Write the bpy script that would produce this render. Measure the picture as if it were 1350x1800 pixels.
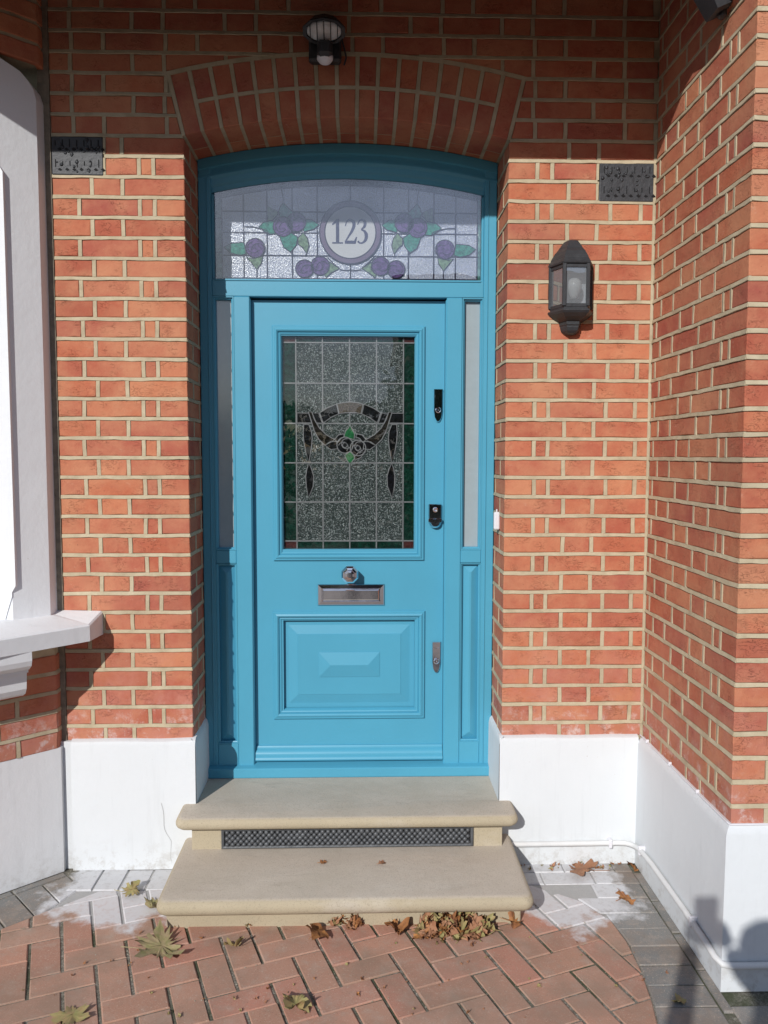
import bpy, math, random
from mathutils import Vector, Matrix, noise
R = math.radians
rnd = random.Random(7)
for o in list(bpy.data.objects): bpy.data.objects.remove(o)
scene = bpy.context.scene
COL = scene.collection

# ------------------------------------------------------------ camera, sky, sun, exposure
cam = bpy.data.cameras.new('camera'); co = bpy.data.objects.new('camera', cam); COL.objects.link(co)
cam.sensor_fit = 'VERTICAL'; cam.sensor_height = 24; cam.lens = 24 * 1415 / 1800
cam.clip_start = .02; cam.clip_end = 500
co.location = (.053, -3.13, 1.64)
co.rotation_euler = (R(90 - 4.1), R(-.08), R(-1.6))
scene.camera = co

SUN = Vector((.445, 1.0, -.578)).normalized()      # direction the light travels
elev = math.asin(-SUN.z); azi = math.atan2(-SUN.x, -SUN.y)   # azimuth of the sun from +Y, clockwise
world = bpy.data.worlds.new('World'); scene.world = world; world.use_nodes = True
wn = world.node_tree; wn.nodes.clear()
sky = wn.nodes.new('ShaderNodeTexSky'); sky.sky_type = 'NISHITA'; sky.sun_disc = False
sky.sun_elevation = elev; sky.sun_rotation = azi; sky.air_density = 1.0; sky.dust_density = .8; sky.ozone_density = 3.0
tc = wn.nodes.new('ShaderNodeTexCoord'); mp = wn.nodes.new('ShaderNodeMapping'); mp.inputs['Scale'].default_value = (1, 1, 2.6)
nz = wn.nodes.new('ShaderNodeTexNoise'); nz.inputs['Scale'].default_value = 2.3; nz.inputs['Detail'].default_value = 7; nz.inputs['Roughness'].default_value = .58
cr = wn.nodes.new('ShaderNodeValToRGB'); cr.color_ramp.elements[0].position = .44; cr.color_ramp.elements[1].position = .62
mx = wn.nodes.new('ShaderNodeMixRGB'); mx.inputs[2].default_value = (15, 17.5, 24, 1)
ml = wn.nodes.new('ShaderNodeMath'); ml.operation = 'MULTIPLY'; ml.inputs[1].default_value = .62
bg = wn.nodes.new('ShaderNodeBackground'); bg.inputs['Strength'].default_value = .05
wo = wn.nodes.new('ShaderNodeOutputWorld')
L = wn.links.new
L(tc.outputs['Generated'], mp.inputs[0]); L(mp.outputs[0], nz.inputs['Vector']); L(nz.outputs[0], cr.inputs[0])
L(cr.outputs[0], ml.inputs[0]); L(ml.outputs[0], mx.inputs[0]); L(sky.outputs[0], mx.inputs[1]); L(mx.outputs[0], bg.inputs[0]); L(bg.outputs[0], wo.inputs[0])
sd = bpy.data.lights.new('sun', 'SUN'); sd.energy = 3.9; sd.angle = R(.53); sd.color = (1.0, .965, .925)
so = bpy.data.objects.new('sun', sd); COL.objects.link(so); so.location = (-4, -9, 6)
so.rotation_euler = SUN.to_track_quat('-Z', 'Y').to_euler()
scene.view_settings.view_transform = 'Standard'; scene.view_settings.look = 'None'
scene.view_settings.exposure = 0.0; scene.view_settings.gamma = 1; scene.view_settings.use_curve_mapping = False
scene.render.engine = 'CYCLES'
scene.cycles.max_bounces = 8; scene.cycles.transparent_max_bounces = 12; scene.cycles.caustics_reflective = False; scene.cycles.caustics_refractive = False

# ------------------------------------------------------------ helpers
WP = {}
def link(o, parent=None, at=None):
    COL.objects.link(o)
    if parent is not None:
        o.parent = parent; o.matrix_parent_inverse = Matrix.Translation(-WP[parent])
    WP[o] = Vector(at) if at is not None else Vector((0, 0, 0))
    return o
def thing(name, label, cat, loc=(0, 0, 0), group=None):
    o = bpy.data.objects.new(name, None); o.empty_display_size = .1; o.location = loc; link(o, None, loc)
    o['label'] = label; o['category'] = cat
    if group: o['group'] = group
    return o
def tag(o, label, cat, group=None):
    o['label'] = label; o['category'] = cat
    if group: o['group'] = group
    return o

class MB:
    def __init__(s): s.v = []; s.f = []
    def add(s, vs, fs):
        n = len(s.v); s.v += [tuple(p) for p in vs]; s.f += [tuple(i + n for i in f) for f in fs]; return s
    def box(s, x0, x1, y0, y1, z0, z1):
        return s.add([(x0,y0,z0),(x1,y0,z0),(x1,y1,z0),(x0,y1,z0),(x0,y0,z1),(x1,y0,z1),(x1,y1,z1),(x0,y1,z1)],
                     [(0,3,2,1),(4,5,6,7),(0,1,5,4),(1,2,6,5),(2,3,7,6),(3,0,4,7)])
    def cbox(s, x0, x1, y0, y1, z0, z1, c=.003):
        """chamfered box"""
        vs = []
        for (x, sx) in ((x0, 1), (x1, -1)):
            for (y, sy) in ((y0, 1), (y1, -1)):
                for (z, sz) in ((z0, 1), (z1, -1)):
                    vs += [(x, y + sy*c, z + sz*c), (x + sx*c, y, z + sz*c), (x + sx*c, y + sy*c, z)]
        I = lambda a, b, d, k: (a*4 + b*2 + d)*3 + k
        fs = []
        for a in (0, 1): fs.append((I(a,0,0,0), I(a,1,0,0), I(a,1,1,0), I(a,0,1,0)))
        for b in (0, 1): fs.append((I(0,b,0,1), I(1,b,0,1), I(1,b,1,1), I(0,b,1,1)))
        for d in (0, 1): fs.append((I(0,0,d,2), I(1,0,d,2), I(1,1,d,2), I(0,1,d,2)))
        for a in (0, 1):
            for b in (0, 1): fs.append((I(a,b,0,0), I(a,b,0,1), I(a,b,1,1), I(a,b,1,0)))
            for d in (0, 1): fs.append((I(a,0,d,0), I(a,0,d,2), I(a,1,d,2), I(a,1,d,0)))
        for b in (0, 1):
            for d in (0, 1): fs.append((I(0,b,d,1), I(0,b,d,2), I(1,b,d,2), I(1,b,d,1)))
        for a in (0, 1):
            for b in (0, 1):
                for d in (0, 1): fs.append((I(a,b,d,0), I(a,b,d,1), I(a,b,d,2)))
        return s.add(vs, fs)
    def loft(s, rings, closed=True, caps=(True, True)):
        n = len(rings[0]); vs = [p for r in rings for p in r]; fs = []
        for i in range(len(rings) - 1):
            for j in range(n if closed else n - 1):
                k = (j + 1) % n
                fs.append((i*n + j, i*n + k, (i+1)*n + k, (i+1)*n + j))
        if caps[0]: fs.append(tuple(range(n))[::-1])
        if caps[1]: fs.append(tuple((len(rings)-1)*n + j for j in range(n)))
        return s.add(vs, fs)
    def prism(s, poly, a, b, axis='y'):
        """polygon in the two other axes, extruded from a to b"""
        f = {'y': lambda p, t: (p[0], t, p[1]), 'x': lambda p, t: (t, p[0], p[1]), 'z': lambda p, t: (p[0], p[1], t)}[axis]
        return s.loft([[f(p, a) for p in poly], [f(p, b) for p in poly]])
    def tube(s, pts, r, n=8, closed=False, ry=None):
        P = [Vector(p) for p in pts]; rings = []
        rr = r if isinstance(r, (list, tuple)) else [r]*len(P)
        up = None
        for i, p in enumerate(P):
            if closed: t = (P[(i+1) % len(P)] - P[i-1])
            else: t = (P[min(i+1, len(P)-1)] - P[max(i-1, 0)])
            t.normalize()
            if up is None: up = Vector((0, 1, 0)) if abs(t.y) < .9 else Vector((0, 0, 1))
            a = t.cross(up).normalized(); b = a.cross(t).normalized(); up = b
            rings.append([p + a*math.cos(2*math.pi*j/n)*rr[i] + b*math.sin(2*math.pi*j/n)*(ry if ry else rr[i]) for j in range(n)])
        if closed: rings.append(rings[0])
        return s.loft(rings, True, (not closed, not closed))
    def lathe(s, c, prof, n=24, axis='y', a0=0):
        rings = []
        for (r, h) in prof:
            ring = []
            for j in range(n):
                t = 2*math.pi*j/n + a0; u, v = r*math.cos(t), r*math.sin(t)
                ring.append({'y': (c[0]+u, c[1]+h, c[2]+v), 'z': (c[0]+u, c[1]+v, c[2]+h), 'x': (c[0]+h, c[1]+u, c[2]+v)}[axis])
            rings.append(ring)
        return s.loft(rings)
    def frame(s, x0, x1, z0, z1, prof):
        """mitred moulding round a rectangle in the XZ plane; prof = [(inset, y)]"""
        rings = [[(x0+i, y, z0+i), (x1-i, y, z0+i), (x1-i, y, z1-i), (x0+i, y, z1-i)] for (i, y) in prof]
        return s.loft(rings, True, (False, False))
    def mesh(s, name):
        m = bpy.data.meshes.new(name); m.from_pydata(s.v, [], s.f); m.validate()
        import bmesh
        b = bmesh.new(); b.from_mesh(m); bmesh.ops.recalc_face_normals(b, faces=b.faces); b.to_mesh(m); b.free()
        return m
    def build(s, name, mat, parent=None, smooth=False, kind=None, rot=None):
        m = s.mesh(name); o = bpy.data.objects.new(name, m); m.materials.append(mat)
        if smooth:
            for p in m.polygons: p.use_smooth = True
            if smooth != 'all':
                try: m.set_sharp_from_angle(angle=R(38))
                except Exception: pass
        link(o, parent)
        if kind: o['kind'] = kind
        return o

# ------------------------------------------------------------ materials
def nt(name):
    m = bpy.data.materials.new(name); m.use_nodes = True; t = m.node_tree
    b = t.nodes['Principled BSDF']; return m, t, b
def N(t, typ, **k):
    n = t.nodes.new(typ)
    for a, v in k.items():
        if a in n.inputs.keys(): n.inputs[a].default_value = v
        else: setattr(n, a, v)
    return n
def pos(t, scale=(1, 1, 1)):
    g = t.nodes.new('ShaderNodeNewGeometry'); m = N(t, 'ShaderNodeMapping'); m.inputs['Scale'].default_value = scale
    t.links.new(g.outputs['Position'], m.inputs['Vector']); return m.outputs[0]
def noise_n(t, vec, scale, detail=4, rough=.55):
    n = N(t, 'ShaderNodeTexNoise', Scale=scale, Detail=detail, Roughness=rough); t.links.new(vec, n.inputs['Vector']); return n.outputs[0]
def ramp(t, fac, stops):
    c = t.nodes.new('ShaderNodeValToRGB'); e = c.color_ramp.elements
    while len(e) < len(stops): e.new(.5)
    for i, (p, col) in enumerate(stops):
        e[i].position = p; e[i].color = col if len(col) == 4 else (*col, 1)
    t.links.new(fac, c.inputs[0]); return c.outputs[0]
def mix(t, fac, a, b, mode='MIX'):
    m = t.nodes.new('ShaderNodeMixRGB'); m.blend_type = mode
    for i, x in ((0, fac), (1, a), (2, b)):
        if isinstance(x, (int, float)): m.inputs[i].default_value = x
        elif isinstance(x, tuple): m.inputs[i].default_value = (*x, 1) if len(x) == 3 else x
        else: t.links.new(x, m.inputs[i])
    return m.outputs[0]
def math_n(t, op, a, b=0.0, clamp=False):
    m = t.nodes.new('ShaderNodeMath'); m.operation = op; m.use_clamp = clamp
    for i, x in ((0, a), (1, b)):
        if isinstance(x, (int, float)): m.inputs[i].default_value = x
        else: t.links.new(x, m.inputs[i])
    return m.outputs[0]
def bump(t, b, h, strength=.5, dist=.002, prev=None):
    n = N(t, 'ShaderNodeBump', Strength=strength, Distance=dist); t.links.new(h, n.inputs['Height'])
    if prev: t.links.new(prev, n.inputs['Normal'])
    if b: t.links.new(n.outputs[0], b.inputs['Normal'])
    return n.outputs[0]
W = (1, 1, 1, 1); K = (0, 0, 0, 1)

def mat_brick():
    m, t, b = nt('red_brick')
    oi = t.nodes.new('ShaderNodeObjectInfo'); p = pos(t)
    col = ramp(t, oi.outputs['Random'], [(0, (0.374, 0.098, 0.060)), (.18, (0.447, 0.131, 0.071)), (.38, (0.399, 0.111, 0.074)), (.55, (0.479, 0.144, 0.073)), (.72, (0.415, 0.117, 0.069)), (.86, (0.360, 0.093, 0.069)), (1, (0.486, 0.154, 0.086))])
    n1 = noise_n(t, p, 9, 5, .6)
    col = mix(t, ramp(t, n1, [(.42, K), (.72, (.6,.6,.6,1))]), col, (.58, .26, .145))
    n2 = noise_n(t, p, 42, 6, .65)
    col = mix(t, ramp(t, n2, [(.30, (.7,.7,.7,1)), (.48, K)]), col, (.38, .105, .065))
    n5 = noise_n(t, pos(t, (1, 1, 1.4)), 3.3, 4, .6)
    col = mix(t, ramp(t, n5, [(.42, K), (.66, (.55,.55,.55,1))]), col, (.57, .28, .155))
    oi2 = math_n(t, 'FRACT', math_n(t, 'MULTIPLY', oi.outputs['Random'], 37.7))
    col = mix(t, ramp(t, oi2, [(0, (.42,.42,.42,1)), (.24, K), (.78, K), (1, (.30,.30,.30,1))]), col, mix(t, ramp(t, oi2, [(.4, K), (.6, W)]), (.30, .085, .06), (.64, .29, .15)))
    # pale smears of lime left by pointing
    n3 = noise_n(t, pos(t, (1, 1, 1.8)), 21, 8, .72)
    col = mix(t, ramp(t, n3, [(.60, K), (.75, (.5,.5,.5,1))]), col, (.60, .38, .27))
    sm = noise_n(t, pos(t, (1, 1, .7)), 1.6, 6, .68)
    col = mix(t, ramp(t, sm, [(.52, K), (.74, (.45,.45,.45,1))]), col, (.26, .105, .07))
    ch = noise_n(t, p, 95, 3, .6)
    col = mix(t, ramp(t, ch, [(.68, K), (.73, (.7,.7,.7,1))]), col, (.16, .06, .04))
    # damp, salty bottom courses
    g = t.nodes.new('ShaderNodeNewGeometry'); sx = t.nodes.new('ShaderNodeSeparateXYZ'); t.links.new(g.outputs['Position'], sx.inputs[0])
    low = math_n(t, 'MULTIPLY', math_n(t, 'SUBTRACT', 1.15, sx.outputs[2]), 1.5, True)
    n4 = noise_n(t, p, 7, 5, .7)
    col = mix(t, math_n(t, 'MULTIPLY', low, ramp(t, n4, [(.40, K), (.68, W)])), col, (.50, .21, .16))
    low2 = math_n(t, 'MULTIPLY', math_n(t, 'SUBTRACT', .70, sx.outputs[2]), 5, True)
    col = mix(t, math_n(t, 'MULTIPLY', low2, ramp(t, noise_n(t, p, 16, 6, .75), [(.52, K), (.66, (.8,.8,.8,1))])), col, (.66, .58, .56))
    t.links.new(col, b.inputs['Base Color']); b.inputs['Roughness'].default_value = .88
    b.inputs['Specular IOR Level'].default_value = .25
    # folded creases of a hand thrown brick
    wv = N(t, 'ShaderNodeTexNoise', Scale=26, Detail=3, Roughness=.5, Distortion=1.6); t.links.new(pos(t, (1, 1, 2.2)), wv.inputs['Vector'])
    crease = ramp(t, wv.outputs[0], [(.485, W), (.5, K), (.515, W)])
    cm = ramp(t, noise_n(t, p, 11, 2), [(.50, W), (.62, K)])
    cr2 = mix(t, cm, crease, W)
    b1 = bump(t, None, cr2, .8, .0022)
    b2 = bump(t, None, noise_n(t, p, 55, 6, .7), .75, .0028, b1)
    bump(t, b, noise_n(t, p, 380, 3, .6), .5, .0007, b2)
    return m
def mat_mortar():
    m, t, b = nt('lime_pointing'); p = pos(t)
    col = ramp(t, noise_n(t, p, 14, 6, .6), [(.3, (.37, .31, .21)), (.5, (.47, .40, .275)), (.7, (.55, .475, .335))])
    col = mix(t, ramp(t, noise_n(t, p, 3.5, 3), [(.5, K), (.75, (.45,.45,.45,1))]), col, (.34, .29, .21))
    t.links.new(col, b.inputs['Base Color']); b.inputs['Roughness'].default_value = .92; b.inputs['Specular IOR Level'].default_value = .15
    b1 = bump(t, None, noise_n(t, p, 120, 6, .7), .7, .0016)
    bump(t, b, noise_n(t, p, 600, 2), .35, .0006, b1)
    return m
def mat_white(name='white_masonry_paint', c=(.655, .685, .705), dirt=.5):
    m, t, b = nt(name); p = pos(t)
    col = mix(t, ramp(t, noise_n(t, p, 2.2, 5, .6), [(.4, K), (.8, (.35,.35,.35,1))]), c, tuple(x*.86 for x in c))
    g = t.nodes.new('ShaderNodeNewGeometry'); sx = t.nodes.new('ShaderNodeSeparateXYZ'); t.links.new(g.outputs['Position'], sx.inputs[0])
    col = mix(t, ramp(t, noise_n(t, pos(t, (6, 6, .5)), 4, 5, .65), [(.55, K), (.8, (.5,.5,.5,1))]), col, tuple(x*.78 for x in c))
    low = math_n(t, 'MULTIPLY', math_n(t, 'SUBTRACT', .13, sx.outputs[2]), 8, True)
    col = mix(t, math_n(t, 'MULTIPLY', low, ramp(t, noise_n(t, p, 24, 6, .75), [(.48, K), (.62, (dirt,)*3 + (1,))])), col, (.36, .33, .29))
    # small chips
    col = mix(t, ramp(t, noise_n(t, p, 70, 3, .6), [(.735, K), (.76, (.6,.6,.6,1))]), col, (.45, .42, .38))
    t.links.new(col, b.inputs['Base Color']); b.inputs['Roughness'].default_value = .62; b.inputs['Specular IOR Level'].default_value = .3
    b1 = bump(t, None, noise_n(t, p, 6, 4, .5), .5, .006)
    b2 = bump(t, None, noise_n(t, p, 45, 5, .6), .5, .0018, b1)
    bump(t, b, noise_n(t, p, 260, 3, .6), .35, .0006, b2)
    return m
def mat_paint(name, c, rough=.38):
    m, t, b = nt(name); p = pos(t)
    col = mix(t, ramp(t, noise_n(t, p, 3, 4), [(.35, K), (.75, W)]), c, tuple(x*.93 for x in c))
    col = mix(t, ramp(t, noise_n(t, p, 150, 2), [(.72, K), (.78, (.25,.25,.25,1))]), col, tuple(min(1, x*1.6+.05) for x in c))
    t.links.new(col, b.inputs['Base Color']); b.inputs['Roughness'].default_value = rough
    b1 = bump(t, None, noise_n(t, pos(t, (1, 1, .12)), 160, 3), .12, .0006)
    bump(t, b, noise_n(t, p, 18, 3), .10, .0012, b1)
    return m
def mat_simple(name, c, rough=.5, metal=0.0, bs=0, bscale=80, bd=.001, var=.12, spec=.5):
    m, t, b = nt(name); p = pos(t)
    col = mix(t, ramp(t, noise_n(t, p, 30, 5, .6), [(.35, K), (.7, W)]), c, tuple(x*(1-var) for x in c))
    t.links.new(col, b.inputs['Base Color']); b.inputs['Roughness'].default_value = rough; b.inputs['Metallic'].default_value = metal
    b.inputs['Specular IOR Level'].default_value = spec
    if bs: bump(t, b, noise_n(t, p, bscale, 4, .6), bs, bd)
    return m
def mat_stone():
    m, t, b = nt('sandstone'); p = pos(t)
    g = t.nodes.new('ShaderNodeNewGeometry'); sx = t.nodes.new('ShaderNodeSeparateXYZ'); t.links.new(g.outputs['Normal'], sx.inputs[0])
    col = ramp(t, noise_n(t, pos(t, (.5, 2, 1)), 5, 6, .6), [(.3, (.40, .345, .24)), (.6, (.44, .38, .27)), (.8, (.46, .40, .29))])
    # flat tops greyer and paler than the fronts
    flat_top = math_n(t, 'MULTIPLY', math_n(t, 'SUBTRACT', sx.outputs[2], .75), 4, True)
    top = ramp(t, noise_n(t, p, 5, 6, .62), [(.3, (.47, .415, .34)), (.55, (.52, .46, .385)), (.75, (.55, .49, .41))])
    col = mix(t, flat_top, col, top)
    col = mix(t, ramp(t, noise_n(t, p, 90, 4, .7), [(.66, K), (.74, (.55,.55,.55,1))]), col, (.20, .16, .12))
    col = mix(t, ramp(t, noise_n(t, pos(t, (.6, 1.6, 1)), 4.2, 4, .6), [(.60, K), (.74, (.5,.5,.5,1))]), col, (.56, .52, .45))
    t.links.new(col, b.inputs['Base Color']); b.inputs['Roughness'].default_value = .8; b.inputs['Specular IOR Level'].default_value = .25
    col = mix(t, ramp(t, noise_n(t, p, 210, 4, .7), [(.36, (.55,.55,.55,1)), (.46, K)]), col, (.27, .225, .17))
    col = mix(t, ramp(t, noise_n(t, pos(t, (.5, 1.5, 1)), 9, 7, .7), [(.56, K), (.72, (.5,.5,.5,1))]), col, (.33, .28, .225))
    t.links.new(col, b.inputs['Base Color'])
    b1 = bump(t, None, noise_n(t, p, 9, 6, .6), .7, .005)
    bump(t, b, noise_n(t, p, 420, 4, .7), .8, .0012, b1)
    return m
def dust_mask(t):
    """spilt white powder by the walls, as a stain at fixed places"""
    g = t.nodes.new('ShaderNodeNewGeometry'); sx = t.nodes.new('ShaderNodeSeparateXYZ'); t.links.new(g.outputs['Position'], sx.inputs[0])
    n = noise_n(t, g.outputs['Position'], 7, 6, .65)
    out = None
    for (cx, cy, rx, ry) in ((-.79, -.17, .36, .27), (.82, -.20, .29, .29)):
        dx = math_n(t, 'DIVIDE', math_n(t, 'SUBTRACT', sx.outputs[0], cx), rx); dy = math_n(t, 'DIVIDE', math_n(t, 'SUBTRACT', sx.outputs[1], cy), ry)
        d = math_n(t, 'ADD', math_n(t, 'MULTIPLY', dx, dx), math_n(t, 'MULTIPLY', dy, dy))
        v = math_n(t, 'MULTIPLY', math_n(t, 'ADD', math_n(t, 'SUBTRACT', 1.0, d), math_n(t, 'MULTIPLY', math_n(t, 'SUBTRACT', n, .5), 2.6)), 2.6, True)
        out = v if out is None else math_n(t, 'MAXIMUM', out, v)
    return out
def mat_paver(name, cols, dustc=(.64, .65, .67)):
    m, t, b = nt(name); p = pos(t); oi = t.nodes.new('ShaderNodeObjectInfo')
    col = ramp(t, oi.outputs['Random'], [(i/(len(cols)-1), c) for i, c in enumerate(cols)])
    mid = tuple(sum(c[i] for c in cols)/len(cols) for i in range(3))
    col = mix(t, ramp(t, noise_n(t, p, 6, 5), [(.4, K), (.7, (.5,.5,.5,1))]), col, tuple(x*.8 for x in mid))
    v = N(t, 'ShaderNodeTexVoronoi', Scale=240); t.links.new(p, v.inputs['Vector'])
    spk = math_n(t, 'MULTIPLY', ramp(t, v.outputs['Distance'], [(.16, W), (.24, K)]), ramp(t, noise_n(t, p, 130, 3), [(.52, K), (.56, W)]))
    col = mix(t, spk, col, (.50, .42, .33))
    col = mix(t, ramp(t, noise_n(t, p, 260, 3), [(.30, (.5,.5,.5,1)), (.40, K)]), col, tuple(x*.35 for x in mid))
    col = mix(t, ramp(t, noise_n(t, pos(t, (1, 1, 1)), 13, 6, .7), [(.50, K), (.72, (.6,.6,.6,1))]), col, (.42, .35, .29))
    col = mix(t, ramp(t, noise_n(t, p, 170, 4, .75), [(.58, K), (.66, (.7,.7,.7,1))]), col, (.56, .46, .37))
    col = mix(t, ramp(t, noise_n(t, p, 3.1, 6, .7), [(.45, K), (.62, (.55,.55,.55,1))]), col, (.27, .20, .15))
    d = dust_mask(t)
    grain = ramp(t, noise_n(t, p, 40, 5, .7), [(.25, (.6,.6,.6,1)), (.5, W)])
    col = mix(t, math_n(t, 'MULTIPLY', math_n(t, 'MULTIPLY', d, grain), .88), col, dustc)
    t.links.new(col, b.inputs['Base Color']); b.inputs['Roughness'].default_value = .9; b.inputs['Specular IOR Level'].default_value = .2
    b1 = bump(t, None, noise_n(t, p, 30, 4, .6), .4, .002)
    bump(t, b, noise_n(t, p, 420, 4, .75), .8, .0012, b1)
    return m
def mat_sand():
    m, t, b = nt('joint_sand'); p = pos(t)
    col = ramp(t, noise_n(t, p, 120, 6, .8), [(.35, (.08, .075, .055)), (.5, (.19, .175, .14)), (.62, (.36, .34, .29)), (.75, (.55, .53, .48))])
    col = mix(t, ramp(t, noise_n(t, p, 5, 4), [(.45, K), (.6, (.8,.8,.8,1))]), col, (.045, .06, .022))
    col = mix(t, math_n(t, 'MULTIPLY', dust_mask(t), .8), col, (.50, .50, .50))
    t.links.new(col, b.inputs['Base Color']); b.inputs['Roughness'].default_value = .95
    bump(t, b, noise_n(t, p, 300, 4, .8), 1, .003); return m
def mat_textured_glass(name, c, scale=260, strength=1.0, dist=.004, rough=.14, trans=.25, spec=.6, spk=None):
    """obscure glass: hammered surface, some light passes"""
    m, t, b = nt(name); p = pos(t)
    v = N(t, 'ShaderNodeTexNoise', Scale=scale, Detail=2, Roughness=.5); t.links.new(p, v.inputs['Vector'])
    bump(t, b, v.outputs[0], strength, dist)
    col = mix(t, ramp(t, v.outputs[0], [(.35, K), (.65, W)]), tuple(x*.6 for x in c), tuple(min(1, x*1.35) for x in c))
    if spk:
        col = mix(t, ramp(t, noise_n(t, p, scale*1.3, 1), [(.54, K), (.66, W)]), col, spk)  # pale specks in the colour stand in for sun glints
    t.links.new(col, b.inputs['Base Color']); b.inputs['Roughness'].default_value = rough; b.inputs['Specular IOR Level'].default_value = spec
    tr = N(t, 'ShaderNodeBsdfTransparent'); tr.inputs[0].default_value = (*[min(1, x*2.2+.1) for x in c], 1)
    ms = t.nodes.new('ShaderNodeMixShader'); ms.inputs[0].default_value = trans
    t.links.new(b.outputs[0], ms.inputs[1]); t.links.new(tr.outputs[0], ms.inputs[2]); t.links.new(ms.outputs[0], t.nodes['Material Output'].inputs['Surface'])
    return m
def mat_clear(name='clear_glass', k=1.0, tint=(.97, .98, .98)):
    m, t, b = nt(name); t.nodes.remove(b)
    fr = N(t, 'ShaderNodeFresnel', IOR=1.52); g = N(t, 'ShaderNodeBsdfGlossy', Roughness=.0); tr = N(t, 'ShaderNodeBsdfTransparent'); tr.inputs[0].default_value = (*tint, 1)
    g.inputs[0].default_value = (1, 1, 1, 1)
    bn = N(t, 'ShaderNodeBump', Strength=.06, Distance=.01); t.links.new(noise_n(t, pos(t), 5, 2), bn.inputs['Height']); t.links.new(bn.outputs[0], g.inputs['Normal'])
    f = math_n(t, 'MULTIPLY', fr.outputs[0], k, True)
    ms = t.nodes.new('ShaderNodeMixShader'); t.links.new(f, ms.inputs[0]); t.links.new(tr.outputs[0], ms.inputs[1]); t.links.new(g.outputs[0], ms.inputs[2])
    t.links.new(ms.outputs[0], t.nodes['Material Output'].inputs['Surface']); return m
def mat_leaf(name, c1, c2):
    m, t, b = nt(name); p = pos(t)
    col = mix(t, ramp(t, noise_n(t, p, 45, 5, .65), [(.35, K), (.65, W)]), c1, c2)
    col = mix(t, ramp(t, noise_n(t, p, 160, 4, .7), [(.62, K), (.7, W)]), col, tuple(x*.4 for x in c1))
    t.links.new(col, b.inputs['Base Color']); b.inputs['Roughness'].default_value = .7
    bump(t, b, noise_n(t, p, 200, 4), .5, .001); return m

BRICK = mat_brick(); MORTAR = mat_mortar(); WHITE = mat_white(); STONE = mat_stone()
BAYW = mat_white('white_paint_lifted', (.78, .80, .82), .3)  # bay paint lifted above the plinth white, standing in for bounced light
BLUE = mat_paint('teal_blue_paint', (.075, .335, .485)); 
CHROME = mat_simple('chrome', (.88, .88, .92), .07, 1.0, var=.1)
LEAD = mat_simple('lead_came', (.28, .285, .295), .5, .5, .5, 200, .0008)
BLACKP = mat_simple('black_cast_iron_paint', (.036, .039, .044), .5, 0, .7, 90, .0015, .3)
BLACKV = mat_simple('black_painted_vent', (.042, .046, .053), .55, 0, .9, 60, .003, .3)
GRILLE = mat_simple('dark_cast_iron', (.12, .128, .138), .5, .3, .7, 150, .0015, .4)
PAVE_R = mat_paver('red_block', [(.42, .235, .165), (.47, .275, .20), (.38, .215, .155), (.50, .240, .175), (.44, .28, .21), (.48, .26, .185), (.41, .245, .175), (.51, .28, .20)])
PAVE_G = mat_paver('grey_block', [(.20, .205, .20), (.24, .242, .235), (.21, .212, .205), (.26, .26, .25)])
SAND = mat_sand()
G_CLEAR = mat_textured_glass('stippled_clear_glass', (.040, .058, .055), 190, 1.0, .010, .14, .10, .8, (.40, .45, .45))
G_GREEN = mat_textured_glass('green_rippled_glass', (.005, .034, .022), 60, .6, .005, .14, .15, .45)
G_LEAF = mat_textured_glass('green_leaf_glass', (.020, .16, .055), 80, .6, .004, .12, .05)
G_DARK = mat_textured_glass('dark_smoked_glass', (.006, .006, .007), 70, .5, .004, .08, .05)
G_BROWN = mat_textured_glass('dark_amber_glass', (.014, .011, .007), 70, .6, .004, .1, .05)
G_AMBER = mat_textured_glass('mottled_amber_glass', (.11, .09, .07), 150, 1, .01, .1, .05)
G_RED = mat_textured_glass('red_corner_glass', (.07, .018, .016), 120, .6, .004, .1, .05)
F_PALE = mat_textured_glass('pale_stippled_glass', (.48, .54, .76), 210, .7, .003, .2, .04, .7, (.52, .56, .66))
F_PALE.node_tree.nodes['Principled BSDF'].inputs['IOR'].default_value = 2.1; F_PALE.node_tree.nodes['Principled BSDF'].inputs['Roughness'].default_value = .2
F_GREEN = mat_textured_glass('aqua_green_glass', (.05, .34, .23), 70, .4, .002, .12, .04)
F_LIME = mat_textured_glass('yellow_green_glass', (.24, .38, .22), 70, .4, .002, .12, .04)
F_ROSE = mat_textured_glass('mauve_glass', (.17, .09, .28), 90, .4, .002, .12, .04)
F_BORD = mat_textured_glass('pale_green_border_glass', (.14, .34, .30), 60, .9, .008, .1, .04)
F_RING = mat_simple('plum_ring_glass', (.26, .19, .30), .2)
F_LEAD = mat_simple('fanlight_lead', (.022, .022, .06), .6, .0, .4, 200, .0008)
F_DISC = mat_simple('white_disc_vinyl', (.84, .85, .88), .4, var=.03)
F_NUM = mat_simple('slate_blue_lettering', (.04, .045, .14), .4, var=.05)
FROST = mat_simple('frosted_glass', (.36, .43, .46), .12, 0, .15, 300, .0003, .06, .7)
FROST.node_tree.nodes['Principled BSDF'].inputs['IOR'].default_value = 1.9
CLEAR = mat_clear(); CLEAR2 = mat_clear('triple_glazed_glass', 3.1)
HALL = mat_simple('dark_hall_plaster', (.10, .095, .085), .8)
PLASTIC = mat_simple('white_plastic', (.72, .72, .76), .35, var=.03)
RUB = mat_simple('pale_seal', (.62, .62, .66), .5)
DARKGAP = mat_simple('brown_render', (.27, .235, .18), .9, 0, .8, 60, .003, .4)  # brown render strip, darker than the mortar
L_TAN = mat_leaf('dry_tan_leaf', (.36, .25, .12), (.28, .27, .10)); L_BROWN = mat_leaf('dry_brown_leaf', (.30, .135, .07), (.38, .20, .11))
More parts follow.
